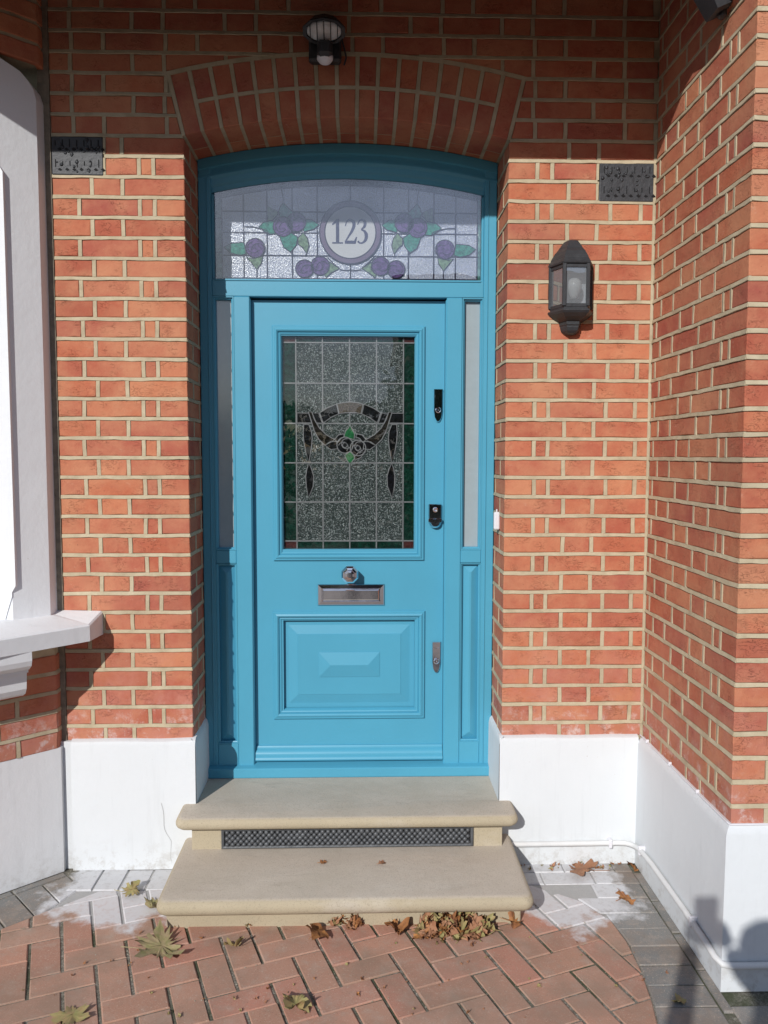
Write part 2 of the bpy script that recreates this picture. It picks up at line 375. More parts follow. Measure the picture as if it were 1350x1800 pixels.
L_OLIVE = mat_leaf('olive_leaf', (.42, .32, .19), (.30, .29, .12)); L_RUST = mat_leaf('rust_leaf', (.42, .19, .06), (.24, .10, .045))

# ------------------------------------------------------------ bricks
BZ0 = .572; PITCH = .0752; BED = .0135; BH = PITCH - BED; J = .0148
_bc = {}
def jit(a): return rnd.uniform(-a, a)
def brick_mesh(w, h, d, corner):
    """a hand-made brick centred on its face at the origin, facing -Y; corner: -1/+1 = that side is seen too"""
    key = (round(w, 3), round(h, 3), round(d, 3), corner, rnd.randrange(4))
    if key in _bc: return _bc[key]
    mb = MB()
    if corner:
        mb.cbox(-w/2, w/2, 0, d, -h/2, h/2, .0028)
        mb.v = [(x + jit(.0010), y + jit(.0009), z + jit(.0009)) for x, y, z in mb.v]
    else:
        out = [(-w/2, -h/2), (-w/6, -h/2), (w/5, -h/2), (w/2, -h/2), (w/2, 0), (w/2, h/2), (w/6, h/2), (-w/5, h/2), (-w/2, h/2), (-w/2, 0)]
        out = [(x + jit(.0019), z + jit(.0021)) for x, z in out]
        inn = [(x*(1 - .006/w) + jit(.0005), z*(1 - .006/h) + jit(.0005)) for x, z in out]
        mb.loft([[(x, .02, z) for x, z in out], [(x, .0022, z) for x, z in out], [(x, jit(.0008), z) for x, z in inn]], True, (False, True))
    m = mb.mesh('brick'); m.materials.append(BRICK); _bc[key] = m; return m
class Face:
    """a brick face: origin o, u along the courses, n outward; local x,y,z -> u, -n, z"""
    def __init__(s, o, ang): s.o = Vector(o); s.rot = ang; s.u = Vector((math.cos(ang), math.sin(ang), 0)); s.n = Vector((math.sin(ang), -math.cos(ang), 0))
    def at(s, u, z, out=0): return s.o + s.u*u + Vector((0, 0, z)) + s.n*out
COUNT = {}
def brick(parent, F, u0, u1, z0, z1, d=.05, corner=0):
    w = u1 - u0; h = z1 - z0
    if w < .012 or h < .008: return
    o = bpy.data.objects.new('brick', brick_mesh(w, h, d, corner))
    link(o, parent); o.location = F.at((u0+u1)/2, (z0+z1)/2, jit(.0008)); o.rotation_euler = (jit(.004), jit(.0020 if corner else .0045), F.rot+(0 if corner else jit(.006)))
    COUNT[parent.name] = COUNT.get(parent.name, 0) + 1
def clip(poly, nx, nz, c):
    """keep nx*x+nz*z >= c"""
    out = []
    for i in range(len(poly)):
        a, b = poly[i-1], poly[i]; da = nx*a[0]+nz*a[1]-c; db = nx*b[0]+nz*b[1]-c
        if (da >= 0) != (db >= 0):
            s = da/(da-db); out.append((a[0]+(b[0]-a[0])*s, a[1]+(b[1]-a[1])*s))
        if db >= 0: out.append(b)
    return out
def area(poly): return abs(sum(poly[i-1][0]*poly[i][1]-poly[i][0]*poly[i-1][1] for i in range(len(poly))))/2
def inset_pts(poly, d):
    cx = sum(p[0] for p in poly)/len(poly); cz = sum(p[1] for p in poly)/len(poly); r = []
    for x, z in poly:
        l = math.hypot(x-cx, z-cz) or 1; r.append((x-(x-cx)/l*d*1.3, z-(z-cz)/l*d*1.3))
    return r
def poly_brick(parent, poly, y=0.0, mat=None, name='brick', depth=.02):
    if len(poly) < 3 or area(poly) < .0004: return
    mb = MB(); a = inset_pts(poly, .0022); jy = jit(.0008)
    mb.loft([[(x, y+depth, z) for x, z in poly], [(x, y+.0022, z) for x, z in poly], [(x, y+jy, z) for x, z in a]], True, (False, True))
    mb.build(name, mat or BRICK, parent); COUNT[parent.name] = COUNT.get(parent.name, 0) + 1

class Pointing:
    """weather-struck ribbons of mortar, joined into one part per wall"""
    def __init__(s): s.mb = MB()
    def bed(s, F, u0, u1, z, w=BED, e0=0, e1=0, f=None):
        n = max(2, int((u1-u0)/.035)); rings = []; ph = rnd.random()*50
        for i in range(n+1):
            u = u0+(u1-u0)*i/n; k = noise.noise((u*9, z*37, ph))*.0026; q = noise.noise((u*31, z*31, ph+9))*.0022
            zt = z+w/2+.0001+k; zb = z-w/2-.0001+k*.6+q
            zo = f(u) if f else 0
            rings.append([F.at(u, zt+zo, -.007), F.at(u, zt+zo, .0002), F.at(u, zb+.0012+zo, .0030+q*.5), F.at(u, zb+zo, .0022), F.at(u, zb-.0004+zo, -.007)])
        s.mb.loft(rings, False)
    def perp(s, F, u, z0, z1, w=J):
        a = jit(.0012); b = jit(.0012); k = jit(.0008)
        rings = []
        for (z, o) in ((z0, a), ((z0+z1)/2, (a+b)/2+k), (z1, b)):
            rings.append([F.at(u-w/2+o, z, -.007), F.at(u-w/2+o, z, .0004), F.at(u+w/2+o-.001, z, .0018), F.at(u+w/2+o, z, .0012), F.at(u+w/2+o, z, -.007)])
        s.mb.loft(rings, False)
    def build(s, parent):
        return s.mb.build('mortar_pointing', MORTAR, parent, kind='stuff')

A_SEQ = [.105, .040, .211, .101, .215, .101, .215, .101, .215, .101, .215, .101]
B_SEQ = [.222, .099, .215, .101, .215, .101, .215, .101, .215, .101, .215]
def spans(k, L):
    seq = A_SEQ if k % 2 == 0 else B_SEQ; u = 0; out = []
    for w in seq:
        w2 = w + jit(.0018)
        if u >= L: break
        out.append((u, min(u+w2, L))); u += w2 + J
    if len(out) > 1 and out[-1][1]-out[-1][0] < .02: out.pop()
    return out
def zc(k): return BZ0 + PITCH*k           # bed joint below course k
KMAX = 40                                  # top course
PL_Z = .52                                 # top of the painted plinth

def pier(parent, P, side, xin, xout, vent, kend=29, zvent=None):
    """side -1: pier left of the door; +1: right. Corner at xin, runs outward to xout"""
    Fc = Face((xin, 0, 0), 0 if side > 0 else 0)
    Ln = abs(xout-xin)
    Fr = Face((xin, 0, 0), R(90)) if side < 0 else Face((xin, 0, 0), R(-90))
    sgn = side
    for k in range(-1, kend+1):
        z0 = zc(k)+BED/2; z1 = z0+BH
        if k == -1: z0 = PL_Z-.004
        for i, (a, b) in enumerate(spans(k, Ln)):
            if vent and k in vent[2] and b > vent[0]-.004 and a < vent[1]:
                b = min(b, vent[0]-.010)
                if b-a < .02: continue
            u0, u1 = (a, b) if side > 0 else (-b, -a)
            d = (.215 if k % 2 == 0 else .102) if i == 0 else .05
            brick(parent, Fc, u0, u1, z0, z1, d, corner=-side if i == 0 else 0)
            if i > 0: P.perp(Fc, side*(a-J/2), z0, z1)
        if vent and k in vent[2]: P.perp(Fc, side*(vent[0]-.004), z0, z1, .010)
        # reveal
        d0 = (.215 if k % 2 == 0 else .102) + J
        # reveal face: u runs from y=0 inwards
        if .25 - d0 > .012:
            if side < 0: brick(parent, Fr, d0, .25, z0, z1)
            else: brick(parent, Fr, -.25, -d0, z0, z1)
        P.perp(Fr, (d0-J/2) if side < 0 else -(d0-J/2), z0, z1, J*.9)
        if k > -1:
            vz = zc(k)
            if vent and k in vent[2][1:]: P.bed(Fc, *sorted((0, side*(vent[0]-.004))), vz)
            else: P.bed(Fc, *sorted((0, side*Ln)), vz)
            if side < 0: P.bed(Fr, 0, .25, vz)
            else: P.bed(Fr, -.25, 0, vz)

XL = -1.104; XR = 1.178; XO = .613
left = thing('brick_pier', 'sunlit red brick pier between the blue door and the white bay window', 'brick wall', (-.85, .1, 0))
PLt = Pointing(); pier(left, PLt, -1, -XO, XL, (.300, .50, (28, 29)))
mb = MB(); mb.box(XL-.03, -XO-.005, .005, .30, 0, zc(30)); mb.build('mortar_core', MORTAR, left)
PLt.build(left)
mb = MB(); mb.box(XL-.045, XL-.002, -.0035, .02, .50, 3.6); mb.build('corner_joint', DARKGAP, left)

right = thing('brick_pier', 'sunlit red brick pier carrying the black wall lantern, right of the blue door', 'brick wall', (.9, .1, 0))
PRt = Pointing(); pier(right, PRt, 1, XO, XR, (.345, .60, (27, 28)))
mb = MB(); mb.box(XO+.005, XR+.1, .005, .30, 0, zc(30)); mb.build('mortar_core', MORTAR, right)
mb2 = MB(); mb2.box(XR-.009, XR+.002, -.0025, .02, .50, 2.828); mb2.build('corner_joint', MORTAR, right)
PRt.build(right)

# plinths: painted render, a little proud of the bricks
def plinth(x0, x1, parent, side):
    mb = MB()
    # front, with softened top edge, wrapping into the reveal
    prof = [(0, -.030), (PL_Z-.022, -.024), (PL_Z-.006, -.018), (PL_Z+.002, -.004), (PL_Z+.002, .02)]
    n = 14; rings = []
    xs = [x0+(x1-x0)*i/n for i in range(n+1)]
    for x in xs:
        w = noise.noise((x*6, 3, 0))*.004
        rings.append([(x, y+noise.noise((x*4, z*5, 7))*.002, z+(w if z > .3 else 0)) for z, y in prof])
    mb.loft(rings, False, (False, False))
    xi = x1 if side < 0 else x0
    s = 1 if side < 0 else -1
    prof2 = [(0, .016), (PL_Z-.03, .013), (PL_Z-.01, .008), (PL_Z+.002, -.004)]
    ring = []
    for y in (-.030, -.02, .1, .2, .25):
        ring.append([(xi + s*(q-.012) + (0 if y > -.03 else 0), y if y > -.025 or z < .4 else -.02, z + noise.noise((y*9, 2, 5))*.003) for z, q in prof2])
    mb.loft(ring, False, (False, False))
    return mb.build('painted_plinth', WHITE, parent, smooth=True)
plinth(-1.085, -XO+.012, left, -1)
plinth(XO-.012, 1.158, right, 1)
mb = MB(); mb.box(-1.130, -1.083, -.014, .02, 0, .515); mb.build('plinth_corner', WHITE, left)

# ------------------------------------------------------------ arch and the wall over it
AC = (0, .305); R0 = 2.6; RM = 2.708; R2 = 2.822; AH = math.asin(XO/R0)
arch = thing('brick_arch', 'shaded segmental brick arch of two rings over the fanlight', 'brick arch', (0, 0, 2.8))
def ap(r, a): return (AC[0]+r*math.sin(a), AC[1]+r*math.cos(a))
NV = 17; step = 2*AH/NV; ja = .0135/R0
PA = MB()
def wedge(r0, r1, a0, a1, y0, y1, parent=arch):
    mb = MB(); c = .0022/R0
    q = lambda r, a: ap(r+jit(.0008), a+jit(.0008)/R0)
    A = [q(r0, a0), q(r0, a1), q(r1, a1), q(r1, a0)]
    I = [q(r0+.002, a0+c), q(r0+.002, a1-c), q(r1-.002, a1-c), q(r1-.002, a0+c)]
    mb.loft([[(x, y1, z) for x, z in A], [(x, y0+.0022, z) for x, z in A], [(x, y0+jit(.0008), z) for x, z in I]], True, (False, True))
    mb.build('brick', BRICK, parent)
for i in range(NV):
    a0 = -AH+step*i+ja/2; a1 = a0+step-ja
    end = i in (0, NV-1)
    d = .215 if i % 2 else .150
    r1 = R2 if end else RM-.006
    wedge(R0, r1, a0, a1, 0, d)
    wedge(R0, RM-.01, a0, a1, d+.008, .262)
    # mortar between
for i in range(NV-2):
    a0 = -AH+step*(i+1)+ja/2; sh = 0
    wedge(RM+.006, R2, a0+sh, a0+step-ja+sh, 0, .05)
# mortar core of the arch, just behind the brick faces, and struck joints
def arc_ring(r0, r1, y0, y1, a=AH, n=28):
    rings = []
    for i in range(n+1):
        t = -a+2*a*i/n; p, q = ap(r0, t), ap(r1, t)
        rings.append([(p[0], y0, p[1]), (p[0], y1, p[1]), (q[0], y1, q[1]), (q[0], y0, q[1])])
    return rings
PA.loft(arc_ring(R0+.0016, R2+.012, .0016, .30, AH+.002))
PA.loft(arc_ring(RM-.0065, RM+.0065, -.0018, .01, AH-step*.98))
PA.loft(arc_ring(R2, R2+.015, -.0018, .01, AH+.004))
for i in range(NV+1):
    t = -AH+step*i
    for (ra, rb) in ((R0+.001, R2),):
        h = ja/2*.95; rings = []
        for j in range(7):
            r = ra+(rb-ra)*j/6; e = noise.noise((i*3.1, j*1.7, 2))*.0012/R0
            p, q = ap(r, t-h+e), ap(r, t+h+e)
            rings.append([(p[0], .01, p[1]), (p[0], -.0012, p[1]), (q[0], -.0022, q[1]), (q[0], .01, q[1])])
        PA.loft(rings)
        p, q = ap(R0-.0012, t-h), ap(R0-.0012, t+h); p2, q2 = ap(R0+.01, t-h), ap(R0+.01, t+h)
        PA.loft([[(p[0], y, p[1]), (q[0], y, q[1]), (q2[0], y, q2[1]), (p2[0], y, p2[1])] for y in (-.001, .262)])
PA.build('mortar_pointing', MORTAR, arch, kind='stuff')

upper = thing('brick_wall', 'dark shaded upper brick wall above the arch, carrying the floodlight', 'brick wall', (0, .15, 3.2))
PU = Pointing(); F0 = Face((0, 0, 0), 0)
RX = R2+.015
def xarch(z):
    """half width taken by the arch at height z"""
    zs = ap(RX, AH)[1]
    if z <= zs:
        s = math.tan(AH); return XO + (z-(AC[1]+R0*math.cos(AH)))*s + .008
    d = RX**2-(z-AC[1])**2
    return math.sqrt(d) if d > 0 else 0
for k in range(30, KMAX+1):
    z0 = zc(k)+BED/2; z1 = z0+BH
    # regular flemish rows continued from the piers
    u = XL - (.03 if k % 2 else .14); i = 0
    seq = (.101, .215) if k % 2 else (.215, .101)
    while u < XR:
        w = seq[i % 2] + jit(.0015); a, b = max(u, XL), min(u+w, XR)
        if b-a > .015:
            poly = [(a, z0), (b, z0), (b, z1), (a, z1)]
            full = True
            if z0 < AC[1]+RX:
                zsp = ap(RX, AH)[1]; cx = (a+b)/2; s = 1 if cx > 0 else -1
                if z0 < zsp - .01:
                    nx, nz = s*math.cos(AH), -math.sin(AH); poly = clip(poly, nx, nz, nx*s*(XO+.009)+nz*(AC[1]+R0*math.cos(AH)))
                    if z1 > zsp-.01 or abs(cx) < .66:
                        pass
                if poly and (z1 > zsp-.05):
                    mxp = sum(p[0] for p in poly)/len(poly)
                    if abs(mxp) < .655:
                        t = math.atan2(mxp, (z0+z1)/2-AC[1]); poly = clip(poly, math.sin(t), math.cos(t), RX + AC[1]*math.cos(t))
                full = len(poly) == 4 and abs(area(poly)-(b-a)*(z1-z0)) < 1e-5
            if full: brick(upper, F0, a, b, z0, z1)
            elif poly: poly_brick(upper, poly)
            if u > XL+.02 and not (abs(u-J/2) < xarch(z0)-.004): PU.perp(F0, u-J/2, z0, z1)
        u += w + J; i += 1
    h = xarch(zc(k))
    if k == 30 or h > 0.02:
        PU.bed(F0, XL, -h+.004, zc(k)); PU.bed(F0, h-.004, XR, zc(k))
    else: PU.bed(F0, XL, XR, zc(k))
# solid wall behind
mb = MB(); n = 28; rings = []
for i in range(n+1):
    t = -AH+2*AH*i/n; x, z = ap(RX-.002, t); rings.append([(x, .005, z), (x, .30, z), (x, .30, 3.465), (x, .005, 3.465)])
mb.loft(rings)
sk = ap(RX-.002, AH)
mb.prism([(XL-.03, zc(30)), (-XO-.008, zc(30)), (-sk[0], sk[1]), (-sk[0], 3.465), (XL-.03, 3.465)], .005, .30)
mb.prism([(XR+.1, zc(30)), (XO+.008, zc(30)), (sk[0], sk[1]), (sk[0], 3.465), (XR+.1, 3.465)][::-1], .005, .30)
mb.build('mortar_core', MORTAR, upper)
PU.build(upper)

# ------------------------------------------------------------ projecting wall on the right
YO = -.78
side = thing('side_wall', 'brick return wall projecting towards the viewer on the right, with white plinth', 'brick wall', (1.3, -.4, 0))
PS = Pointing()
FS = Face((XR, YO, 0), R(-90))     # u measured backwards: u = -(y-YO)
FS2 = Face((XR, YO, 0), 0)
jobs = []
for k in range(-1, 38):
    z0 = zc(k)+BED/2; z1 = z0+BH
    if k == -1: z0 = PL_Z-.004
    kk = k
    seqs = spans(kk, -YO-.008)
    for i, (a, b) in enumerate(seqs):
        if i == 0:
            # corner brick: stretcher one way, header the other
            d = b-a; w = .102 if k % 2 else .215
            jobs.append((z0, 'c', w, d, z0, z1))
            u = w+J
            seq = (.215, .101, .215) if k % 2 else (.101, .215, .101)
            jj = 0
            while u < .5:
                ww = seq[jj % 3]; jobs.append((z0, 'f', u, min(u+ww, .5), z0, z1)); PS.perp(FS2, u-J/2, z0, z1); u += ww+J; jj += 1
        else:
            jobs.append((z0, 's', -b, -a, z0, z1)); PS.perp(FS, -(a-J/2), z0, z1)
    if k > -1:
        PS.bed(FS, YO, 0, zc(k)); PS.bed(FS2, 0, .5, zc(k))
# the lower 300 (the ones in view) are parts, the few above the frame are one piece
def in_view(j): return j[0] < 3.0 and not (j[1] == 'f' and j[2] > .24)
vis = [j for j in jobs if in_view(j)]; rest = [j for j in jobs if not in_view(j)]
vis.sort(key=lambda j: j[0]); 
if len(vis) > 296: rest += vis[296:]; vis = vis[:296]
for (_, ty, a, b, z0, z1) in vis:
    if ty == 'c':
        o = bpy.data.objects.new('brick', brick_mesh(a, z1-z0, b, 1)); link(o, side)
        o.location = (XR+a/2+jit(.0006), YO+jit(.0006), (z0+z1)/2); o.rotation_euler = (0, jit(.002), 0)
    elif ty == 's': brick(side, FS, a, b, z0, z1)
    else: brick(side, FS2, a, b, z0, z1)
mb = MB()
for (_, ty, a, b, z0, z1) in rest:
    if ty == 'c': mb.box(XR, XR+a, YO, YO+b, z0, z1)
    elif ty == 's': mb.box(XR, XR+.02, YO-b, YO-a, z0, z1)
    else: mb.box(XR+a, XR+b, YO, YO+.02, z0, z1)
mb.build('upper_bricks', BRICK, side, kind='stuff')
mb = MB(); mb.box(XR+.005, 1.70, YO+.005, .0, 0, 3.6); mb.build('mortar_core', MORTAR, side)
PS.build(side)
# plinth round the projecting wall
mb = MB(); prof = [(0, .028), (PL_Z-.03, .024), (PL_Z-.012, .016), (PL_Z-.001, .004), (PL_Z-.001, -.01)]
path = [(XR, -.02)] + [(XR, -.02 + (YO+.02)*i/8) for i in range(1, 8)] + [(XR, YO)]
rings = []
for (x, y) in path:
    last = (x, y) == (XR, YO)
    rings.append([(x-q, y-(q if last else 0), z + noise.noise((x, y*6, 1))*.003*(z > .3)) for z, q in prof])
for x in (1.3, 1.45, 1.70):
    rings.append([(x, YO-q, z + noise.noise((x*6, 0, 1))*.003*(z > .3)) for z, q in prof])
mb.loft(rings, False, (False, False)); mb.build('painted_plinth', WHITE, side, smooth=True)

# ------------------------------------------------------------ porch: beam with a curved haunch, ceiling
porch = thing('porch_roof', 'brick porch head and ceiling just above the top of the picture, shading the wall', 'porch', (0, -.4, 3.3))
pts = [(-3.2, 3.465), (-3.2, 3.212), (.90, 3.212), (.95, 3.208), (.99, 3.185), (1.03, 3.140), (1.065, 3.10), (1.10, 3.078), (1.135, 3.04), (1.16, 3.01), (1.177, 2.99), (1.177, 3.465)]
mb = MB(); mb.prism(pts, YO, YO+.22); mb.build('beam', BRICK, porch)
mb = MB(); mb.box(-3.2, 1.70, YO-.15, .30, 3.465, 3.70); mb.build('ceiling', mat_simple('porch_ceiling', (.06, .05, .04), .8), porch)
mb = MB(); mb.box(-3.2, 1.70, YO, YO+.20, 3.70, 5.5); mb.build('upper_front', BRICK, porch)

# ------------------------------------------------------------ bay window on the left
bay = thing('bay_window', 'white painted canted bay window with stone sill, left edge of the picture', 'bay window', (-1.6, -.4, 0))
BA = R(42); bd = Vector((-math.cos(BA), -math.sin(BA), 0)); bn = Vector((math.sin(BA), -math.cos(BA), 0))
def bplan(c0, ret, ln, grow=0.0):
    """plan outline: return face, canted face, front face"""
    a = Vector((c0+grow, .0, 0)); b = Vector((c0+grow, -ret-grow*.5, 0)); c = b + bd*ln; d = c + Vector((-1.6, 0, 0))
    return [a, b, c, d]
def bay_solid(name, mat, c0, ret, ln, z0, z1, grow=0, zback=None, cham=0, smooth=False):
    P = bplan(c0, ret, ln, grow); back = Vector((P[3].x, .30, 0)); b2 = Vector((P[0].x, .30, 0))
    pl = P+[back, b2]; mb = MB()
    mb.loft([[(p.x, p.y, z0) for p in pl], [(p.x, p.y, z1) for p in pl]])
    return mb.build(name, mat, bay, smooth)
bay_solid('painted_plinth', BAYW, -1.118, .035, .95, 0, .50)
bay_solid('wall_core', MORTAR, -1.1295, .042, .92, .50, .93)
# bricks under the sill
FB = Face((-1.125, -.045, 0), BA)          # u negative runs away from the wall
FBr = Face((-1.125, 0, 0), R(90))
PB = Pointing()
for k in range(-1, 5):
    z0 = zc(k)+BED/2; z1 = min(z0+BH, .93)
    if k == -1: z0 = .50
    u = .0; i = 0; seq = (.14, .101, .215, .101, .215) if k % 2 else (.21, .215, .101, .215, .101)
    if k == 4: continue
    while u < .60:
        w = seq[i % 5]; brick(bay, FB, -min(u+w, .62), -u, z0, z1)
        if i: PB.perp(FB, -(u-J/2), z0, z1)
        u += w+J; i += 1
    brick(bay, FBr, -.042, -.001, z0, z1)
    if k > -1: PB.bed(FB, -.62, 0, zc(k)); PB.bed(FBr, -.045, 0, zc(k))
PB.build(bay)
# sill: thick slab whose top falls outwards
mb = MB()
def sill_ring(z_back, z_front, z_bot):
    sdv = Vector((-math.cos(R(46)), -math.sin(R(46)), 0)); o = [Vector((-.955, .0, 0)), Vector((-.967, -.118, 0))]; o.append(o[1]+sdv*1.08); o.append(o[2]+Vector((-1.6, 0, 0)))
    i_ = [Vector((-1.20, .0, 0)), Vector((-1.20, -.03, 0))]; i_.append(i_[1]+bd*.95); i_.append(i_[2]+Vector((-1.6, 0, 0)))
    return o, i_
o, i_ = sill_ring(0, 0, 0)
zf = (1.030, 1.002, 1.002, 1.002)
rings = []
for q in range(4):
    a, b = o[q], i_[q]; zt = zf[q]; c = .006
    e = (a-b).normalized()*c
    zi = 1.036
    rings.append([(b.x, b.y, zi), (a.x-e.x, a.y-e.y, zt), (a.x, a.y, zt-c), (a.x, a.y, .938), (b.x, b.y, .938)])
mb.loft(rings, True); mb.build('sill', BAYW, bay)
# pilaster at the corner: stone jamb with rounded shoulder, and the window frame behind
def pil(z0, z1):
    P0 = Vector((-1.128, .0, 0)); P1 = Vector((-1.133, -.060, 0)); P2 = P1+bd*.137; P3 = P2+Vector((-.30, .0, 0))
    mb = MB(); rings = []
    zs = [z0, 1.3, 2.0, 2.6, 2.93, 2.965, 2.99, 3.005, 3.012]
    for z in zs:
        s = 0 if z < 2.93 else ((z-2.93)/.082)**2*.055
        q0 = P0+Vector((-s, 0, 0)); q1 = P1+bd*s; q2 = P2; q3 = P3
        zz = lambda p: z
        rings.append([(q0.x, .05, z), (q0.x, q0.y, z), (q1.x, q1.y, z), (q2.x, q2.y, z+(.03 if z > 2.9 else 0)), (q3.x, q3.y, z+(.06 if z > 2.9 else 0)), (q3.x, .05, z+(.06 if z > 2.9 else 0))])
    mb.loft(rings); return mb
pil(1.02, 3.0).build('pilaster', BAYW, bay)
P1 = Vector((-1.133, -.060, 0)); P2 = P1+bd*.137
# proud square post with chamfer stops left of the jamb
mb = MB()
ch = lambda z: .014 if 1.16 < z < 2.66 else 0.0
rings = []
for z, w in ((1.02, -.03), (1.06, -.018), (1.115, 0), (1.13, 0), (1.155, .014), (2.64, .014), (2.665, .0), (3.05, 0.0)):
    x1 = P2.x+.0+w; y = P2.y-.004
    rings.append([(x1, .0, z), (x1, y, z), (x1-.22, y, z), (x1-.22, 0, z)])
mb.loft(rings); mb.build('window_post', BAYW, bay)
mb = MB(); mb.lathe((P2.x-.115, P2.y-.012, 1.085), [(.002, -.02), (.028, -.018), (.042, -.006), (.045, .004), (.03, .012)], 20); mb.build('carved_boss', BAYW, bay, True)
# window frame and pane further along, outside the frame of the photograph
mb = MB(); x = P2.x-.22
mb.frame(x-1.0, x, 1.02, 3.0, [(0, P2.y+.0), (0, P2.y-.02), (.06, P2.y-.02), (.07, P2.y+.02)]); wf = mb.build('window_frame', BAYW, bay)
mb = MB(); mb.box(x-.95, x-.05, P2.y+.015, P2.y+.022, 1.07, 2.95); mb.build('pane', mat_clear('bay_glass', 1.5, (.5, .52, .52)), wf)
# moulded bracket under the sill
mb = MB(); c0 = FB.at(-.125, 0)
prof = [(.938, .175), (.905, .175), (.885, .168), (.868, .145), (.866, .135), (.855, .135), (.852, .120), (.84, .118), (.79, .112), (.77, .100), (.757, .075), (.752, -.005), (.938, -.005)]
uo = [.0, .003]
rings = []
for (zz, q) in prof: pass
A_ = [FB.at(-.150, zz, q) for zz, q in prof]; Bm = [FB.at(-.420, zz, q) for zz, q in prof]
sidep = []
mb.loft([A_, Bm]); mb.build('sill_bracket', BAYW, bay)
# brickwork over the window
bay_solid('upper_wall', MORTAR, -1.1295, .042, .92, 3.07, 3.465)
for k in range(32, 38):
    z0 = zc(k)+BED/2; z1 = z0+BH
    if z1 > 3.46 or z0 < 3.01: continue
    u = 0; i = 0; seq = (.14, .101, .215, .101, .215) if k % 2 else (.21, .215, .101, .215, .101)
    while u < .5:
        w = seq[i % 5]; brick(bay, FB, -min(u+w, .6), -u, z0, z1); u += w+J; i += 1
    brick(bay, FBr, -.042, -.001, z0, z1)

# ------------------------------------------------------------ door frame
YF = .25
frame = thing('door_frame', 'teal blue timber door frame with arched head, transom and side lights', 'door frame', (0, .27, .26))
FX = .612
def vpart(name, x0, x1, z0, z1, y0=YF, y1=.34, c=.003): mb = MB(); mb.cbox(x0, x1, y0, y1, z0, z1, c); return mb.build(name, BLUE, frame)
GXI = .548
FA = 2.65; FC = 2.880-FA
def fa(r, a): return (r*math.sin(a), FC+r*math.cos(a))
for s in (-1, 1):
    a, b = sorted((s*FX, s*(GXI+.012)))
    # jamb with two beads towards the opening
    mb = MB(); mb.cbox(a, b, YF, .34, .262, 2.805, .003)
    q0, q1 = sorted((s*(GXI+.002), s*(GXI+.0125))); mb.cbox(q0, q1, YF+.008, .34, .30, 2.70, .003)
    q0, q1 = sorted((s*(GXI+.026), s*(GXI+.030))); mb.cbox(q0, q1, YF-.004, YF+.01, .31, 2.76, .0015)
    mb.build('jamb', BLUE, frame)
    # mullion between door and side light
    a, b = sorted((s*.407, s*.473)); mb = MB(); mb.cbox(a, b, YF, .34, .300, 2.287, .003)
    q0, q1 = sorted((s*.404, s*.412)); mb.cbox(q0, q1, YF+.006, .34, .306, 2.279, .002)
    mb.build('mullion', BLUE, frame)
# arched head: stepped moulding swept on the arc
mb = MB(); n = 40; rings = []
hp = [(-.021, .34), (-.021, YF-.004), (.018, YF-.004), (.022, YF+.004), (.038, YF+.004), (.046, YF-.001), (.054, YF-.001), (.063, YF+.010), (.084, YF+.012), (.092, YF+.020), (.110, YF+.022), (.113, .34)]
AE = math.asin(FX/FA)
for i in range(n+1):
    t = -AE+2*AE*i/n; sag = 1
    rings.append([(fa(FA-d, t)[0] if abs(t) < AE-1e-6 else math.copysign(FX-.0015, t), y, fa(FA-d, t)[1]) for d, y in hp])
mb.loft(rings); mb.build('arched_head', BLUE, frame, smooth=True)
mb = MB(); mb.cbox(-GXI-.012, GXI+.012, YF, .34, 2.287, 2.358, .003); mb.cbox(-GXI, GXI, YF-.004, YF+.004, 2.350, 2.3575, .0015)
mb.build('transom', BLUE, frame)
# threshold
mb = MB(); prof = [(.225, .262), (.222, .266), (.222, .300), (.226, .304), (.285, .318), (.34, .318), (.34, .262)]
mb.prism(prof, -FX+.005, FX-.005, 'x'); mb.build('threshold', BLUE, frame)
mb = MB(); mb.cbox(-.404, .404, .270, .33, .3185, .3235, .001); mb.build('threshold_seal', RUB, frame)
for s in (-1, 1):
    x0, x1 = sorted((s*.473, s*.560))
    mb = MB(); mb.cbox(x0, x1, YF+.001, .34, 1.180, 1.236, .003); mb.build('middle_rail', BLUE, frame)
    mb = MB(); mb.cbox(x0, x1, YF+.001, .34, .300, .404, .003); mb.build('bottom_rail', BLUE, frame)
    # glazed part: beads and pane
    mb = MB(); mb.frame(x0, x1, 1.236, 2.287, [(0, YF+.001), (.004, YF+.001), (.006, YF+.008), (.011, YF+.012), (.012, YF+.034)]); mb.build('glazing_bead', BLUE, frame)
    mb = MB(); mb.box(x0+.002, x1-.002, YF+.030, YF+.038, 1.238, 2.285); mb.build('pane', FROST, frame)
    # lower raised panel
    mb = MB(); mb.frame(x0, x1, .404, 1.180, [(0, YF+.001), (.003, YF+.001), (.005, YF+.007), (.009, YF+.009), (.0095, YF+.024)]); mb.build('panel_bead', BLUE, frame)
    X0, X1, Z0, Z1 = x0+.009, x1-.009, .413, 1.171; m_ = (X1-X0)/2-.004
    mb = MB(); mb.loft([[(X0, YF+.024, Z0), (X1, YF+.024, Z0), (X1, YF+.024, Z1), (X0, YF+.024, Z1)], [(X0+m_, YF+.008, Z0+m_), (X1-m_, YF+.008, Z0+m_), (X1-m_, YF+.008, Z1-m_), (X0+m_, YF+.008, Z1-m_)]], True, (False, True))
    mb.build('raised_panel', BLUE, frame)

